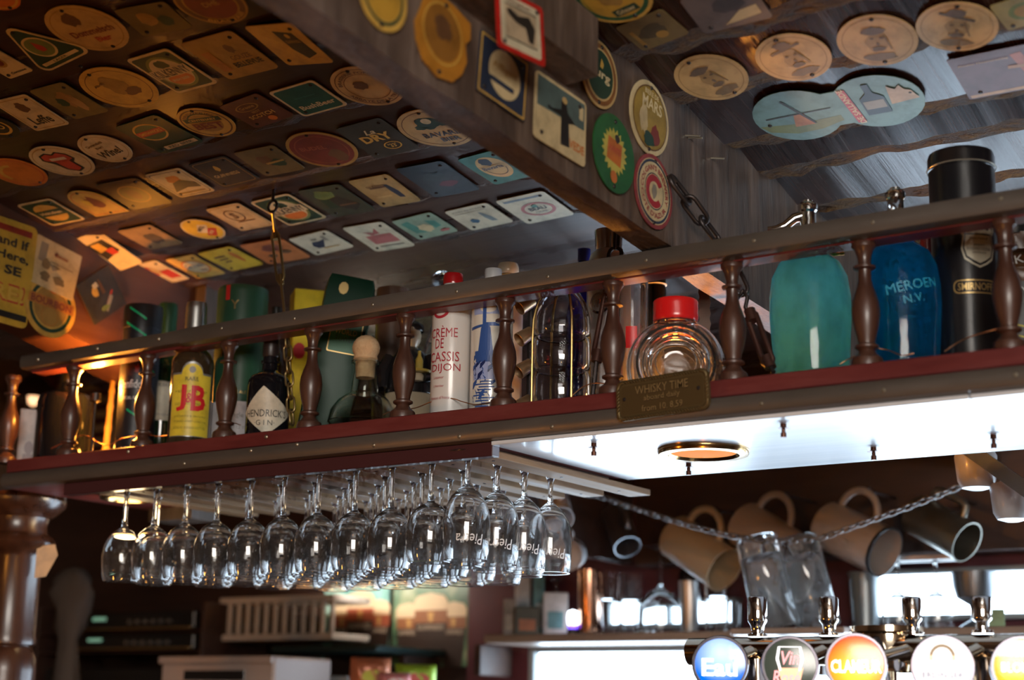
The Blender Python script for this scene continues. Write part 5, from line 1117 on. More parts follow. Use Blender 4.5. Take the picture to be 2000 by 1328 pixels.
for px,n,Y in ((1195,2,3.45),(1232,2,3.50),(1262,1,3.44),(1400,2,3.46),(1425,1,3.52)):
    for i in range(n):
        P=onY(px,1200,Y); cnt+=1
        o=link('tumbler',tm,loc=(P.x,P.y,zsh+.0765*i+.0003))
        tag(o,'clear tumbler on the back shelf, %s from the left, %s of its pile'%({1195:'first pile',1232:'second pile',1262:'third spot',1400:'fourth pile',1425:'fifth spot'}[px],('bottom','top')[i]),'glass','tumblers on the back shelf')
# boxes
def card(px,py0,wpx,label,col,Y,base=None,name='drinks_box',tint=None):
    t,P=bs(name,label,'box',px,Y); w_=hw(wpx,P)*2; h=bh(px,py0,P); MB().rbox(-w_/2,w_/2,-.02,.02,0,h,.002).build('carton',paper(col),t)
    MB().rbox(-w_*.32,w_*.32,-.0212,-.0204,h*.15,h*.55,.0003).build('label_panel',paper(tint or (.1,.25,.28)),t); return t
card(1085,1158,48,'white carton with teal panel on the back shelf',(.55,.52,.52),3.46)
card(1020,1122,30,'tall white menu box at the left end of the back shelf',(.62,.62,.66),3.53,tint=(.3,.35,.4)); card(1052,1125,22,'narrow teal menu box on the back shelf',(.12,.32,.36),3.53,tint=(.5,.55,.55))
card(1030,1185,50,'small dark packet with orange stripe at the left of the back shelf',(.05,.05,.03),3.44,tint=(.45,.14,.05))
card(995,1170,24,'slim grey bottle box at the very left of the back shelf',(.30,.26,.24),3.45,tint=(.5,.45,.4))
t,P=bs('led_lamp','small bright white and blue lamp on the back shelf','lamp',1119,3.43)
lat('base',plain('black_base',(.02,.02,.025),.4),t,[(0,0),(.014,0),(.014,.012),(.010,.014),(0,.014)],20); lat('blue_ring',glow('blue_led',(.15,.05,1),3),t,[(0,.0141),(.0115,.0141),(.0115,.024),(0,.024)],20); lat('bulb',glow('white_led',(.8,.9,1),7),t,[(0,.0241),(.0125,.0245),(.014,.04),(.012,.056),(0,.06)],20)
# pair of tall glass jars leaning together
for px,lean,lab in ((1521,-13,'tall thick glass tumbler leaning left behind the first two taps'),(1600,-13,'tall thick glass tumbler leaning against its neighbour behind the second tap')):
    P=onY(px,1227,3.16 if px<1560 else 3.26); t=thing('tall_tumbler',lab,'glass',P,face(P)); t.rotation_euler=(0,math.radians(lean),face(P))
    r=hw(88,P-Vector((0,0,.12))); h=size(184,P)
    MB().lathe([(r*.94,0),(r,.004),(r*.98,h*.92),(r*.92,h*.985),(r*.8,h),(0,h),(0,h*.80),(r*.72,h*.79),(r*.86,h*.73),(r*.90,.0)],40).build('glass',(bpy.data.materials.get('thick_glass') or hazed('thick_glass',(.95,.98,1),.09)),t,50)
# row they stand on: drip shelf behind the taps
P=onY(1521,1229,3.2)
ds=thing('speed_shelf','narrow shelf behind the taps carrying two tall tumblers','shelf',(0,0,0)); MB().rbox(onY(1470,1230,3.2).x,onY(1690,1230,3.2).x,3.09,3.34,P.z-.017,P.z-.003,.003).build('board',BS,ds)
for xx in (onY(1490,1230,3.2).x,onY(1670,1230,3.2).x): MB().rbox(xx-.006,xx+.006,3.3,3.379,P.z-.05,P.z-.0175,.001).build('bracket',DARKWOOD,ds)
# goblet and hanging glasses at the right
t,P=bs('metal_goblet','grey footed goblet silhouetted against the right back window','goblet',1905,3.47)
r=hw(86,P); h=bh(1905,1118,P); lat('goblet',plain('pewter',(.22,.24,.27),.35,.8),t,[(0,0),(r*.75,0),(r*.7,.006),(r*.2,.02),(r*.13,h*.35),(r*.25,h*.42),(r*.8,h*.55),(r*.95,h*.75),(r,h),(r*.92,h),(r*.82,h*.62),(0,h*.5)],32)
t,P=bs('ice_bucket','grey metal bucket on the back shelf beside hanging glasses','bucket',1690,3.48)
r=hw(62,P); h=bh(1690,1118,P); lat('bucket',plain('zinc',(.25,.27,.28),.4,.8),t,[(0,0),(r*.8,0),(r,h),(r*1.05,h),(r*1.05,h*.97),(r*.94,h*.97),(r*.76,.005),(0,.005)],32)
for i,(px,top) in enumerate(((1752,1098),(1826,1096))):
    P=onY(px,top,3.47); o=link('stem_glass',WG,loc=(P.x,P.y,zh-.012-.0036)); tag(o,'clear stem glass hanging upside down before the right window, %s from the left'%ORD[i],'glass','glasses hanging before the back window')
rk=thing('small_glass_rack','thin rail under the brown header holding three stem glasses','rack',(0,0,0))
for yy in (3.445,3.487): MB().rbox(onY(1735,1090,3.47).x-.02,onY(1850,1090,3.47).x+.02,yy,yy+.009,zh-.0245,zh-.0127,.001).build('rail',STEEL,rk)
for px in (1733,1852):
    xx=onY(px,1090,3.47).x; MB().rbox(xx-.004,xx+.004,3.44,3.56,zh-.0126,zh-.0008,.001).build('hanger',STEEL,rk)
t,P=bs('green_carton','slim green carton at the right end of the back shelf','carton',1943,3.42); MB().rbox(-.02,.02,-.012,.012,0,bh(1943,1190,P),.002).build('carton',paper((.22,.34,.16)),t)
# ------------------------------------------------------------------ mugs hanging from the header
def mug(label,base,mouth,wpx,hand,mat,Y=3.40,square=False,rimm=None,toward=-.04,name='beer_mug'):
    A=onY(*base,Y); B=onY(*mouth,Y-.04); ax=(B-A).normalized(); ax=(ax+Vector((0,-toward,0))).normalized(); L=(B-A).length; r=size(wpx/2,A)
    ex=Vector((0,0,1))
    M=frame(A,ex,ax); t=thing(name,label,'mug',M=M)
    lat('body',mat,t,[(0,0),(r*.9,0),(r,.006),(r*1.0,L*.9),(r*1.02,L),(r*.96,L),(r*.93,L*.9),(r*.93,.012),(0,.012)],36)
    if rimm: lat('rim',rimm,t,[(r*1.03,L*.955),(r*1.035,L),(r*.955,L*1.004),(r*1.0,L*.955)],36)
    if square: pts=[(r*.98,0,L*.18),(r*1.55,0,L*.22),(r*1.62,0,L*.3),(r*1.62,0,L*.68),(r*1.5,0,L*.76),(r*.98,0,L*.78)]
    else: pts=[(r*(.95+hand*math.sin(math.pi*i/16)),0,L*(.43-.29*math.cos(math.pi*i/16))) for i in range(17)]
    MB().tube(pts,.0085,10).build('handle',mat,t,60)
    hp=M@Vector((r*(1.5 if square else .97+hand)-.004,0,L*.45))
    return hp
STM=plain('stoneware_beige',(.52,.42,.28),.35,0,.2); STG=plain('stoneware_grey',(.50,.45,.42),.35,0,.3); PEW=plain('pewter_mug',(.30,.29,.25),.38,.85)
hooks=[mug('beige stoneware mug hanging at the left of the header row',(1318,1046),(1412,1112),88,.95,STM),
mug('brown grey stoneware mug hanging behind the leaning tumblers',(1452,1022),(1550,1086),92,.95,plain('stoneware_tan',(.42,.34,.28),.35)),
mug('pale grey stoneware mug with dark rim hanging under the header',(1612,1024),(1726,1078),96,.95,STG,rimm=plain('dark_rim',(.03,.03,.035),.3)),
mug('pewter tankard with square handle hanging at the right of the row',(1786,1002),(1886,1058),80,.9,PEW,square=True)]
for hp in hooks:
    k=thing('mug_hook','small iron hook in the header holding the %s mug'%('first','second','third','fourth')[hooks.index(hp)],'hook',(hp.x,3.5495,hp.z+.004))
    MB().tube([(0,0,.006),(0,-.02,.006),(0,3.40-3.5495+.0,.004),(0,3.385-3.5495,.012)],.0028,8).build('hook_wire',IRON,k,60)
mug('small tin tankard hanging from the side header board',(1200,1000),(1232,1072),52,.5,plain('tin',(.40,.42,.46),.3,.9),3.35,toward=.1)
mug('white china cup hanging behind the lettered beer glasses',(1078,965),(1096,1018),60,.6,plain('white_china',(.6,.6,.62),.3,0,.3),3.05,toward=.1,name='china_cup')
mug('white enamel cup facing forward beside the lettered beer glasses',(1118,1080),(1121,1093),60,.5,plain('white_china',(.6,.6,.62),.3,0,.3),3.2,toward=.9,name='china_cup')
# grey chain swag
sw=[(1095,955),(1180,972),(1262,1000),(1345,1026),(1425,1046),(1510,1058),(1600,1052),(1690,1020),(1780,988),(1870,952),(1945,922)]
pts=[onY(x,y,3.10) for x,y in sw]
g=tag(link('chain_swag',None,loc=pts[0]),'thin grey metal chain swagged in front of the hanging mugs','chain')
lk3=linkmesh(.022,.011,.0022,'link',plain('grey_chain',(.30,.30,.31),.4,.8))
for a,b in zip(pts,pts[1:]): chain(g,a-pts[0],b-pts[0],lk3,.022,.0022)
# steel bar with white cups at the right
A=onY(1872,868,2.75); B=onY(2060,1000,2.62)
br=thing('steel_cup_bar','flat steel bar slanting down at the right edge with cups beneath','bar',A)
u=(B-A).normalized(); MB().add([Vector(d) for d in ((0,0,.02),(0,.01,.02),(0,.01,-.012),(0,0,-.012))]+[(B-A)+Vector(d) for d in ((0,0,.02),(0,.01,.02),(0,.01,-.012),(0,0,-.012))],[(0,1,2,3),(7,6,5,4),(0,4,5,1),(1,5,6,2),(2,6,7,3),(3,7,4,0)]).build('bar',plain('scuffed_steel',(.40,.45,.50),.4,.8),br)
CUPM=MB().lathe([(0,0),(.034,0),(.037,-.006),(.033,-.05),(.026,-.062),(.012,-.066),(0,-.066)],32).mesh('cup_body',plain('white_cup',(.66,.66,.68),.3,0,.3),40)
for i,(px,py) in enumerate(((1905,885),(1975,945))):
    P=onY(px,py,2.78); t=thing('white_cup','white inverted cup hanging under the steel bar, %s one'%('upper','lower')[i],'cup',P)
    link('cup_body',CUPM,t); lat('foot_ring',plain('white_cup',(.66,.66,.68)),t,[(.018,.0),(.02,.005),(.016,.005),(.014,0)],24)
# ------------------------------------------------------------------ taps
bar=thing('bar_counter','dark wooden bar counter below the taps','counter',(0,0,0))
MB().rbox(-3.2,1.0,1.75,2.45,1.02,1.07,.006).build('top',DARKWOOD,bar); MB().box(-3.2,1.0,2.0,2.4,0,1.019).build('front',DARKWOOD,bar)
YT=2.24
zp=onY(1480,1272,YT).z
fnt=thing('tap_font','polished brass and chrome tap pipe standing on the bar','tap font',(onY(1640,1270,YT).x,YT,1.0703))
zl=zp-1.0703; ox=fnt.location.x
GCH=plain('warm_chrome',(.62,.52,.40),.10,1)
MB().tube([(onY(1405,1275,YT).x-ox-.05,0,zl),(onY(2000,1275,YT).x-ox+.05,0,zl)],.021,24).build('pipe',GCH,fnt,40)
for px in (1480,1720,1935):
    xx=onY(px,1275,YT).x-ox; lat('column',GCH,fnt,[(0,0),(.05,0),(.05,.008),(.03,.02),(.026,.05),(.026,zl-.012),(0,zl-.012)],32,c=(xx,0,0))
xx=onY(1722,1250,YT).x-ox; lat('font_drum',GCH,fnt,[(.045,zl-.03),(.047,zl-.02),(.047,zl+.022),(.053,zl+.026),(.053,zl+.034),(0,zl+.036)],36,c=(xx,0.02,0))
def grad(name,cin,cout,s,cy=0,R=.045,sharp=.15):
    m,nt,b=nodes(name); tc=nt.nodes.new('ShaderNodeTexCoord'); mp=nt.nodes.new('ShaderNodeMapping'); mp.inputs['Location'].default_value=(0,-cy/R,0); mp.inputs['Scale'].default_value=(1/R,1/R,1/R)
    ln=nt.nodes.new('ShaderNodeVectorMath'); ln.operation='LENGTH'; nt.links.new(tc.outputs['Object'],mp.inputs[0]); nt.links.new(mp.outputs[0],ln.inputs[0])
    o=ramp(nt,ln.outputs['Value'],[(sharp,cin),(.95,cout)]); nt.links.new(o,b.inputs['Emission Color']); nt.links.new(o,b.inputs['Base Color']); setp(b,Emission_Strength=s,Roughness=.15); return m
def tap(px,py,rpx,hx,label,face_mat,design):
    Yb=YT-.075; P=onY(px,py,Yb); r=size(rpx,P)
    hp=onY(hx,1250,YT)
    t=thing('beer_tap',label,'beer tap',(hp.x,YT,zp+.0215))
    HM=plain('tap_chrome',(.70,.68,.66),.07,1); zt=onY(hx,1165,YT).z-t.location.z; k=size(1,hp)
    lat('collar',HM,t,[(0,0),(.015,0),(.015,.004),(.009,.006),(.009,.010)],28)
    lat('handle',HM,t,[(0,.010),(12.5*k,.010),(13*k,.016),(18*k,zt*.37),(18.8*k,zt*.40),(19*k,zt*.43),(19*k,zt*.93),(17*k,zt*.985),(13*k,zt),(0,zt)],32)
    d=P-Vector(t.location); n=Vector((.38,-.92,.02))
    M=frame(d,Vector((.92,.38,0)),n)
    R=r*.99
    MB().lathe([(0,-.016),(R*.85,-.016),(R,-.010),(R,.004),(R*.97,.007),(R*.90,.007),(R*.885,.003),(0,.003)],48).build('badge_case',plain('badge_rim',(.10,.09,.11),.2,.7),t,40,M=M)
    MB().tube([Vector((-.0,-.02,-.022)),d-n*.012],.009,12).build('badge_arm',GCH,t)
    o=MB().lathe([(R*.882,.0032),(R*.6,.0044),(0,.0048)],48).build('badge_face',face_mat,t,60,M=M)
    for it in design:
        if it[0]=='t': _,s_,x,y,h_,w_,mat,kw=it; p,f=text2(s_,x*R,y*R,h_*R,w_*R if w_ else None,**kw); MB().add([(a,b,.0056) for a,b in p],f).build('lettering',mat,t,0,M=M)
        else: _,nm,polys,mat,z=it; MB().flat([[(a*R,b*R) for a,b in q] for q in polys],z).build(nm,mat,t,0,M=M)
    return t
WL_=glow('lit_white',(1,1,1),1.6); PK=glow('lit_pink',(1,.12,.2),1.0); 
tap(1407,1297,56,1480,'chrome beer tap with blue water badge, leftmost of the taps',grad('blue_badge',(.55,.78,1),(.0,.13,.70),1.0,.016,.046,.05),[('t','Eau',-.02,-.12,.62,1.25,WL_,dict(bold=.03))]+[('p','bubble',ringp(.03,.055,12,x,y),glow('lit_blue',(.03,.3,.8),.8),.0056) for x,y in ((-.27,.66),(.52,.58),(.52,.30),(.44,.12))])
glassp=[[(-.38,.62),(.36,.62),(.44,.2),(.34,-.25),(-.34,-.25),(-.46,.2)]]
tap(1543,1299,57,1620,'chrome beer tap with dark green wine glass badge, second from the left',grad('green_badge',(.05,.06,.045),(.035,.045,.035),1.0),[('p','glass_outline',[[(-.40,.62),(-.32,.62),(-.38,.2),(-.28,-.2),(-.36,-.2),(-.48,.2)],[(.40,.62),(.32,.62),(.38,.2),(.28,-.2),(.36,-.2),(.48,.2)],[(-.36,.60),(.36,.60),(.36,.63),(-.36,.63)]],WL_,.0052),('p','wine_fill',[[(-.40,-.10),(.46,-.10),(.36,-.5),(.1,-.66),(-.1,-.66),(-.32,-.5)]],glow('lit_orange_wine',(1,.28,.03),1.2),.0052),('t','Vin',.02,.24,.46,.62,PK,dict(shear=.25,bold=.02)),('t','Rosé',-.12,-.42,.46,.95,PK,dict(shear=.2,bold=.02))])
tap(1672,1297,61,1783,'chrome beer tap with orange and yellow badge, third from the left',grad('orange_badge',(1,.70,.04),(1,.09,.02),1.0,-.012,.052,.12),[('t','CLAMEUR',0,-.08,.42,1.6,WL_,dict(bold=.03))])
tap(1841,1302,62,1920,'chrome beer tap with white badge and golden arch, fourth from the left',glow('white_badge',(.95,.95,1),.92),[('p','gold_arch',ringp(.30,.40,18,0,.30,0,180),ink((.55,.42,.25)),.0054),('p','arch_foot',[circ(10,.07,.09,-.35,.26)],glow('lit_amber',(1,.45,.02),.8),.0056),('p','arch_foot',[circ(10,.07,.09,.35,.26)],glow('lit_amber',(1,.45,.02),.8),.0056),('t','ERDINGER',0,-.27,.18,1.25,ink((.03,.03,.16)),{})])
tap(1997,1304,62,2080,'chrome beer tap with golden yellow badge cut by the right edge',grad('yellow_badge',(1,.62,.02),(1,.36,.01),1.0,-.01,.052,.2),[('p','foam_band',[[(-.8,.35),(.8,.35),(.6,.72),(.2,.86),(-.2,.86),(-.6,.72)]],glow('lit_foam',(.85,.75,.55),.9),.0052),('t','BLONDE',0,0,.3,1.3,WL_,{})])
# ------------------------------------------------------------------ left column and dark corner
P=onY(24,1150,2.15); zc0=onY(24,952,2.15).z
kx=size(1,P)/1.0
colm=thing('turned_column','turned and varnished wooden column at the left end of the bar','column',(P.x,P.y,1.0703))
zy=lambda y: onY(24,y,2.15).z-1.0703
CW=wood('varnished_mahogany',(.020,.007,.004),(.048,.016,.007),(.085,.03,.012),16,(1,1,.1),.3,.25,.1,.0005)
pr=[(0,0),(.075,0),(.075,.01),(.060,zy(1330)),(58*kx,zy(1310)),(57*kx,zy(1285)),(48*kx,zy(1268)),(46*kx,zy(1262)),(53*kx,zy(1258)),(54*kx,zy(1250)),(52*kx,zy(1240)),(51*kx,zy(1090)),(56*kx,zy(1080)),(70*kx,zy(1072)),(76*kx,zy(1062)),(72*kx,zy(1052)),(60*kx,zy(1044)),(56*kx,zy(1030)),(60*kx,zy(1014)),(72*kx,zy(1006)),(78*kx,zy(1000)),(88*kx,zy(990)),(90*kx,zy(980)),(84*kx,zy(970)),(50*kx,zy(968)),(0,zy(968))]
lat('shaft',CW,colm,pr,48,35)
MB().rbox(-.085,.05,-.06,.08,zy(967),min(zy(945),ZBARB-1.0703-.001),.003).build('cap_block',plain('grey_block',(.10,.09,.085),.5),colm)
# --- things in the corner behind
def bx(name,label,cat,px0,px1,py0,py1,Y,d,mat,base=None):
    a=onY(px0,py1,Y); b=onY(px1,py0,Y); t=thing(name,label,cat,((a.x+b.x)/2,Y,min(a.z,b.z)))
    w_=abs(b.x-a.x); h_=abs(b.z-a.z); MB().rbox(-w_/2,w_/2,0,d,0,h_,.004).build('case',mat,t); return t,w_,h_
bbz=onY(300,1335,3.2).z-.04
cab=thing('back_counter','dark back counter along the wall behind the column','counter',(0,0,0)); MB().rbox(XL+.05,bk(930,1300).x,3.0,3.595,.05,bbz,.004).build('body',DARKWOOD,cab)
HF=plain('hifi_black',(.015,.014,.014),.35); GD=glow('display_green',(.25,.75,.5),.35)
for i,(p0,p1,y0,y1,lab) in enumerate(((160,380,1192,1232,'upper black amplifier with green display in the dark corner'),(150,378,1236,1270,'middle black player with a green light in the dark corner'),(85,335,1276,1335,'lowest black tuner in the dark corner'))):
    t,w_,h_=bx('hifi_unit',lab,'stereo',p0,p1,y0,y1,3.28,.25,HF)
    if i==2: t.location.z=bbz+.0005
    MB().rbox(-w_*.40,-w_*.28,-.004,-.0005,h_*.55,h_*.75,.0005).build('display',GD,t); 
    for q in range(6): lat('knob',STEEL,t,[(0,-.0),(.006,0),(.006,.008),(0,.008)],12).matrix_basis=frame((w_*(-.05+.07*q),-.001,h_*.45),(1,0,0),(0,-1,0))
    MB().rbox(-w_*.5,w_*.5,-.012,-.0005,0,.006,.001).build('trim_bar',plain('old_gold_trim',(.32,.2,.08),.4,.6),t)
hr=thing('hifi_rack','dark open rack holding the stereo units','rack',(0,0,0))
xa=onY(75,1300,3.28).x-.02; xb=onY(382,1300,3.28).x+.005
for y in (1234,1273): MB().rbox(xa,xb,3.285,3.55,onY(250,y,3.28).z-.004,onY(250,y,3.28).z+.002,.001).build('rack_shelf',DARKWOOD,hr)
for xx in (xa-.012,xb): MB().rbox(xx,xx+.012,3.285,3.55,bbz+.0005,onY(250,1180,3.28).z,.001).build('upright',DARKWOOD,hr)
# crumpled cloth
P=onY(140,1190,3.05); t=thing('grey_cloth','crumpled grey cloth hanging beside the column','cloth',P)
rng=random.Random(2)
m=MB().lathe([(0,bbz-P.z+.001),(.05,bbz-P.z+.001),(.045,bbz-P.z+.05),(.03,-.09),(.05,-.05),(.058,0),(.072,.045),(.06,.085),(.035,.11),(0,.12)],22,sy=.6,mod=lambda a,z:1+.18*math.sin(3*a+z*40)+.1*math.sin(7*a-z*60)); m.build('cloth',plain('grey_linen',(.13,.115,.105),.85),t,70)
P=onY(90,1095,2.165); t=thing('cardboard_tag','tan cardboard tag tucked behind the column','tag',P,face(P)); MB().prism([(-.02,.028),(.015,.034),(.022,.012),(.002,-.032),(-.02,-.036)],0,.002).build('card',paper((.45,.26,.11)),t,20,M=frame((0,0,0),(1,0,0),(0,-1,0)))
# white rack with straws in front of the posters
P0=onY(424,1252,3.36); P1=onY(652,1160,3.36); w_=P1.x-P0.x; h_=P1.z-P0.z
t=thing('white_rack','white slatted plastic rack in front of the beer posters','rack',((P0.x+P1.x)/2,3.36,P0.z)); WP=plain('white_plastic',(.68,.65,.63),.4)
for zz in (0,h_-.018): MB().rbox(-w_/2,w_/2,0,.16,zz,zz+.018,.002).build('frame_board',WP,t)
for i in range(13): xx=-w_/2+.006+(w_-.012)*i/12; MB().rbox(xx-.006,xx+.006,0,.01,.0185,h_-.0185,.001).build('slat',WP,t)
# posters of dark beer
def blob(name,cols,scale):
    m,nt,b=nodes(name); n=tex(nt,scale,(1,1,1),2,.5); nt.links.new(ramp(nt,n,cols),b.inputs['Base Color']); setp(b,Roughness=.35); return m
BK=blob('bokeh_green',[(.3,(.05,.10,.06)),(.48,(.10,.22,.12)),(.6,(.35,.42,.25)),(.75,(.55,.75,.70))],9)
BK2=blob('bokeh_teal',[(.3,(.08,.28,.26)),(.5,(.25,.6,.56)),(.7,(.7,.85,.75))],8)
def poster(x0,x1,y0,y1,label,mat,cx,bright):
    A=onY(x0,y1,3.585);B=onY(x1,y0,3.585); w_=B.x-A.x;h_=B.z-A.z
    t=thing('beer_poster',label,'poster',((A.x+B.x)/2,3.585,A.z)); MB().box(-w_/2,w_/2,0,.006,0,h_).build('sheet',mat,t)
    FO=plain('poster_foam_%d'%bright,(.80,.62,.40),.5); ST=plain('poster_stout',(.035,.018,.012),.5); RB=plain('poster_ruby_%d'%bright,(.40,.10,.05) if bright else (.30,.12,.05),.5); GO=plain('poster_gold',(.62,.36,.12),.5); TX=plain('poster_text',(.65,.52,.40),.5)
    def glassprint(c,wd,top,z):
        M=frame((0,-z,0),(1,0,0),(0,-1,0)); s_=w_
        px=lambda u:c+u*wd
        MB().flat([[(px(-.36),0),(px(.36),0),(px(.5),top*.62),(px(-.5),top*.62)]]).build('stout',ST,t,0,M=M)
        MB().flat([[(px(-.5),top*.60),(px(.5),top*.60),(px(.5),top*.80),(px(-.5),top*.80)]],.0003).build('ruby_band',RB,t,0,M=M)
        MB().flat([[(px(-.5),top*.78),(px(.5),top*.78),(px(.52),top*.90),(px(.40),top*.98),(px(0),top*1.02),(px(-.40),top*.98),(px(-.52),top*.90)]],.0006).build('foam',FO,t,0,M=M)
        p,f=text2('GUINNESS',c,top*.54,h_*.055,wd*.8); MB().add([(a,b,.0009) for a,b in p],f).build('lettering',TX,t,0,M=M)
        MB().flat([[(c-wd*.10,top*.75),(c+wd*.10,top*.75),(c+wd*.06,top*.62),(c-wd*.04,top*.62)]],.0010).build('harp',GO,t,0,M=M)
    for c,wd,top,z in ((cx-.30,.34,.66,.0008),(cx+.30,.34,.66,.0010),(cx,.44,.755,.0022)): glassprint(c*w_*.95,wd*w_*.95,top*h_,z)
poster(628,762,1108,1300,'bright teal poster of dark beers beside the white rack',BK2,.08,1)
poster(764,922,1112,1302,'green poster of three dark pints left of the back shelf',BK,.0,0)
lampP=onY(700,1112,3.42)
t=thing('poster_lamp','amber strip lamp above the beer posters','lamp',(lampP.x,3.42,lampP.z))
MB().rbox(-.26,.16,-.02,.02,0,.022,.004).build('housing',plain('lamp_housing',(.05,.04,.03),.4,.5),t); MB().rbox(-.255,.155,-.016,.016,-.0065,-.0005,.001).build('diffuser',glow('amber_diffuser',(1,.42,.07),5),t)
MB().rbox(-.01,.01,.0205,.16,.006,.016,.001).build('arm',IRON,t)
l=lamp('poster_lamp_light','AREA',(lampP.x-.05,3.40,lampP.z-.012),1.3,(1,.9,.78),.4,(lampP.x-.05,3.585,lampP.z-.12),.03)
# ledge, till, packets
a=onY(540,1262,3.3); b=onY(745,1262,3.3); t=thing('green_ledge','dark green ledge beneath the posters','ledge',(0,0,0)); MB().rbox(a.x,b.x,3.28,3.58,a.z-.018,a.z,.003).build('board',plain('dark_green_paint',(.012,.03,.028),.4),t)
for xx in (a.x+.05,b.x-.05): MB().rbox(xx-.01,xx+.01,3.45,3.58,bbz+.0005,a.z-.0185,.001).build('leg',DARKWOOD,t)
a=onY(322,1336,3.05); b=onY(545,1282,3.05); P=onY(433,1300,3.05)
t=thing('cash_till','beige till with dark display slot below the white rack','till',(P.x,3.03,bbz+.0005)); hh=b.z-bbz; wd=b.x-a.x; TB=plain('till_beige',(.50,.40,.36),.4)
MB().rbox(-wd/2,wd/2,0,.22,0,hh,.006).build('case',TB,t); MB().rbox(-wd*.28,wd*.26,-.004,-.0006,hh-.06,hh-.035,.001).build('display_slot',BLACK,t); MB().rbox(-wd*.5,wd*.5,-.012,-.0006,hh-.018,hh,.002).build('lid_edge',TB,t)
bx('white_box','pale carton standing under the green ledge','carton',548,680,1284,1332,3.3,.12,paper((.50,.50,.50)))[0].location.z=bbz+.0005
def packet(px,py,w_,h_,col,c2,label,tilt,Yp=3.13):
    P=onY(px,py,Yp)
    P.z=bbz+.012; t=thing('snack_packet',label,'packet',P,face(P)); t.rotation_euler=(math.radians(tilt),0,face(P)+.2)
    n=12; v=[];f=[]
    for s_ in (-1,1):
        for i in range(n+1):
            for j in range(n+1):
                u=i/n*2-1; q=j/n*2-1; b=(max(0,1-u**4)*max(0,1-q**4))**.6
                v.append((u*w_/2,s_*(.002+.028*b+.004*math.sin(9*u+5*q)*b),h_/2+q*h_/2))
    for s_ in (0,1):
        o_=s_*(n+1)**2
        for i in range(n):
            for j in range(n):
                q=(o_+i*(n+1)+j,o_+(i+1)*(n+1)+j,o_+(i+1)*(n+1)+j+1,o_+i*(n+1)+j+1); f.append(q if s_==0 else q[::-1])
    MB().add(v,f).build('bag',plain('foil_'+label[:8].replace(' ','_'),col,.3,.2),t,60); 
    MB().flat([circ(16,w_*.28,h_*.2,0,h_*.5)]).build('print_patch',plain('patch_'+label[:8].replace(' ','_'),c2,.4),t,0,M=frame((0,-.032,0),(1,0,0),(0,-1,0)))
packet(722,1320,.10,bh(735,1281,Vector((0,3.04,bbz+.012))),(.50,.16,.08),(.5,.45,.05),'red and yellow foil snack packet below the posters',4)
packet(812,1324,.10,bh(805,1294,Vector((0,3.04,bbz+.012))),(.30,.45,.04),(.5,.08,.06),'lime green foil snack packet below the posters',-3)
packet(770,1330,.08,bh(775,1312,Vector((0,3.0,bbz+.012))),(.55,.20,.20),(.6,.5,.45),'pink foil snack packet in front of the others',-4,3.045)
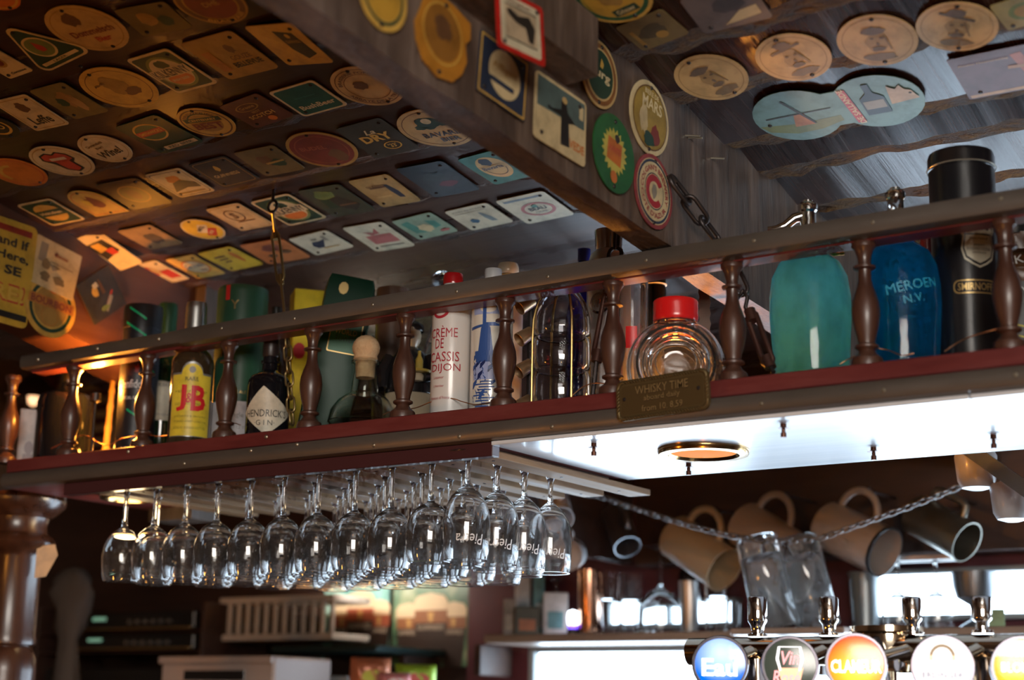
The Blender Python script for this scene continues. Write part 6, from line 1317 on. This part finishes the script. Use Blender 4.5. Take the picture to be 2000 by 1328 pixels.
# left far end: paper card, lamp, louvres
P=spot(58,.10,850); t=thing('portrait_card','pale card with a small portrait standing at the shelf end','card',P,face(P)); MB().rbox(-.022,.022,0,.003,0,hgt(58,800,P),.0006).build('card',paper((.62,.50,.46)),t)
MB().flat([circ(14,.009,.014,0,.045),[(-.014,.006),(.014,.006),(.01,.032),(-.01,.032)]]).build('portrait',ink((.28,.2,.2)),t,0,M=frame((0,-.0006,0),(1,0,0),(0,-1,0)))
A=onY(66,770,3.25); t=thing('dome_lamp','dark dome lamp hanging in the room beyond the left shelf end','lamp',A)
lat('shade',plain('dark_shade',(.03,.02,.018),.4),t,[(.012,.06),(.03,.05),(.065,.02),(.08,-.02),(.078,-.02),(.06,.016),(.02,.045)],36); lat('bulb',glow('warm_bulb',(1,.55,.28),2.2),t,[(0,-.04),(.014,-.03),(.018,-.012),(.012,.008),(0,.012)],20); MB().tube([(0,0,.055),(0,0,cz(3.25)-A.z+.02)],.003,6).build('cord',BLACK,t)
A=onY(165,790,3.45); t=thing('louvre_shutter','pale louvred shutter in the room beyond the left shelf end','shutter',A)
for i in range(8): MB().rbox(-.12,.14,0,.012,-.14+.046*i,-.14+.046*i+.022,.002).build('slat',plain('louvre_cream',(.34,.29,.24),.6),t)
for xx in (-.135,.14): MB().rbox(xx,xx+.015,-.003,.016,-.16,.22,.002).build('stile',plain('louvre_cream',(.34,.29,.24),.6),t)

for px,Yo,py,e,zh_,lab in ((206,.135,845,.8,.034,'small glowing orange uplight on the shelf behind the left railing'),(191,.080,728,6.0,.150,'slim orange stem lamp beside the bamboo stick at the left'),(1322,.235,735,4.5,.034,'small orange uplight on the shelf behind the round flask')):  # lamps added to throw warm light on the ceiling
    P=spot(px,Yo,py); b_=zh_-.034
    t=thing('added_uplight',lab,'lamp',P)
    lat('can',plain('lamp_can',(.03,.02,.015),.4,.5),t,[(0,0),(.013,0),(.013,.003)]+([(.003,.005),(.003,b_-.002)] if b_>.01 else [])+[(.0115,b_+.002),(.012,b_+.018),(.0108,b_+.018),(.0105,b_+.014),(0,b_+.014)],24)
    lat('lens',glow('orange_lens',(1,.28,.04),6),t,[(.0102,b_+.0145),(.0102,b_+.016),(0,b_+.0175)],20)
    lamp('added_uplight_light','POINT',P+Vector((0,0,zh_)),e,AMBER,.010)

# lettering and emblems belong to the label they are printed on
for o in [o for o in bpy.data.objects if o.parent is None]:
    kids=list(o.children); base={}
    for k in kids:
        n=k.name.split('.')[0]
        if n in ('label','diamond_label','label_face','badge_face','plate','crest_face','white_band'): base.setdefault(n,k)
    host=base.get('label_face') or base.get('label') or base.get('diamond_label') or base.get('badge_face') or base.get('plate')
    if host is None: continue
    for k in kids:
        if k.name.split('.')[0] in ('lettering','letter_shadow','crest','rope_border','recessed_field','bubble','wine_fill','glass_outline','gold_arch','arch_foot','foam_band'):
            if k is host: continue
            k.parent=host; k.matrix_parent_inverse=host.matrix_basis.inverted()
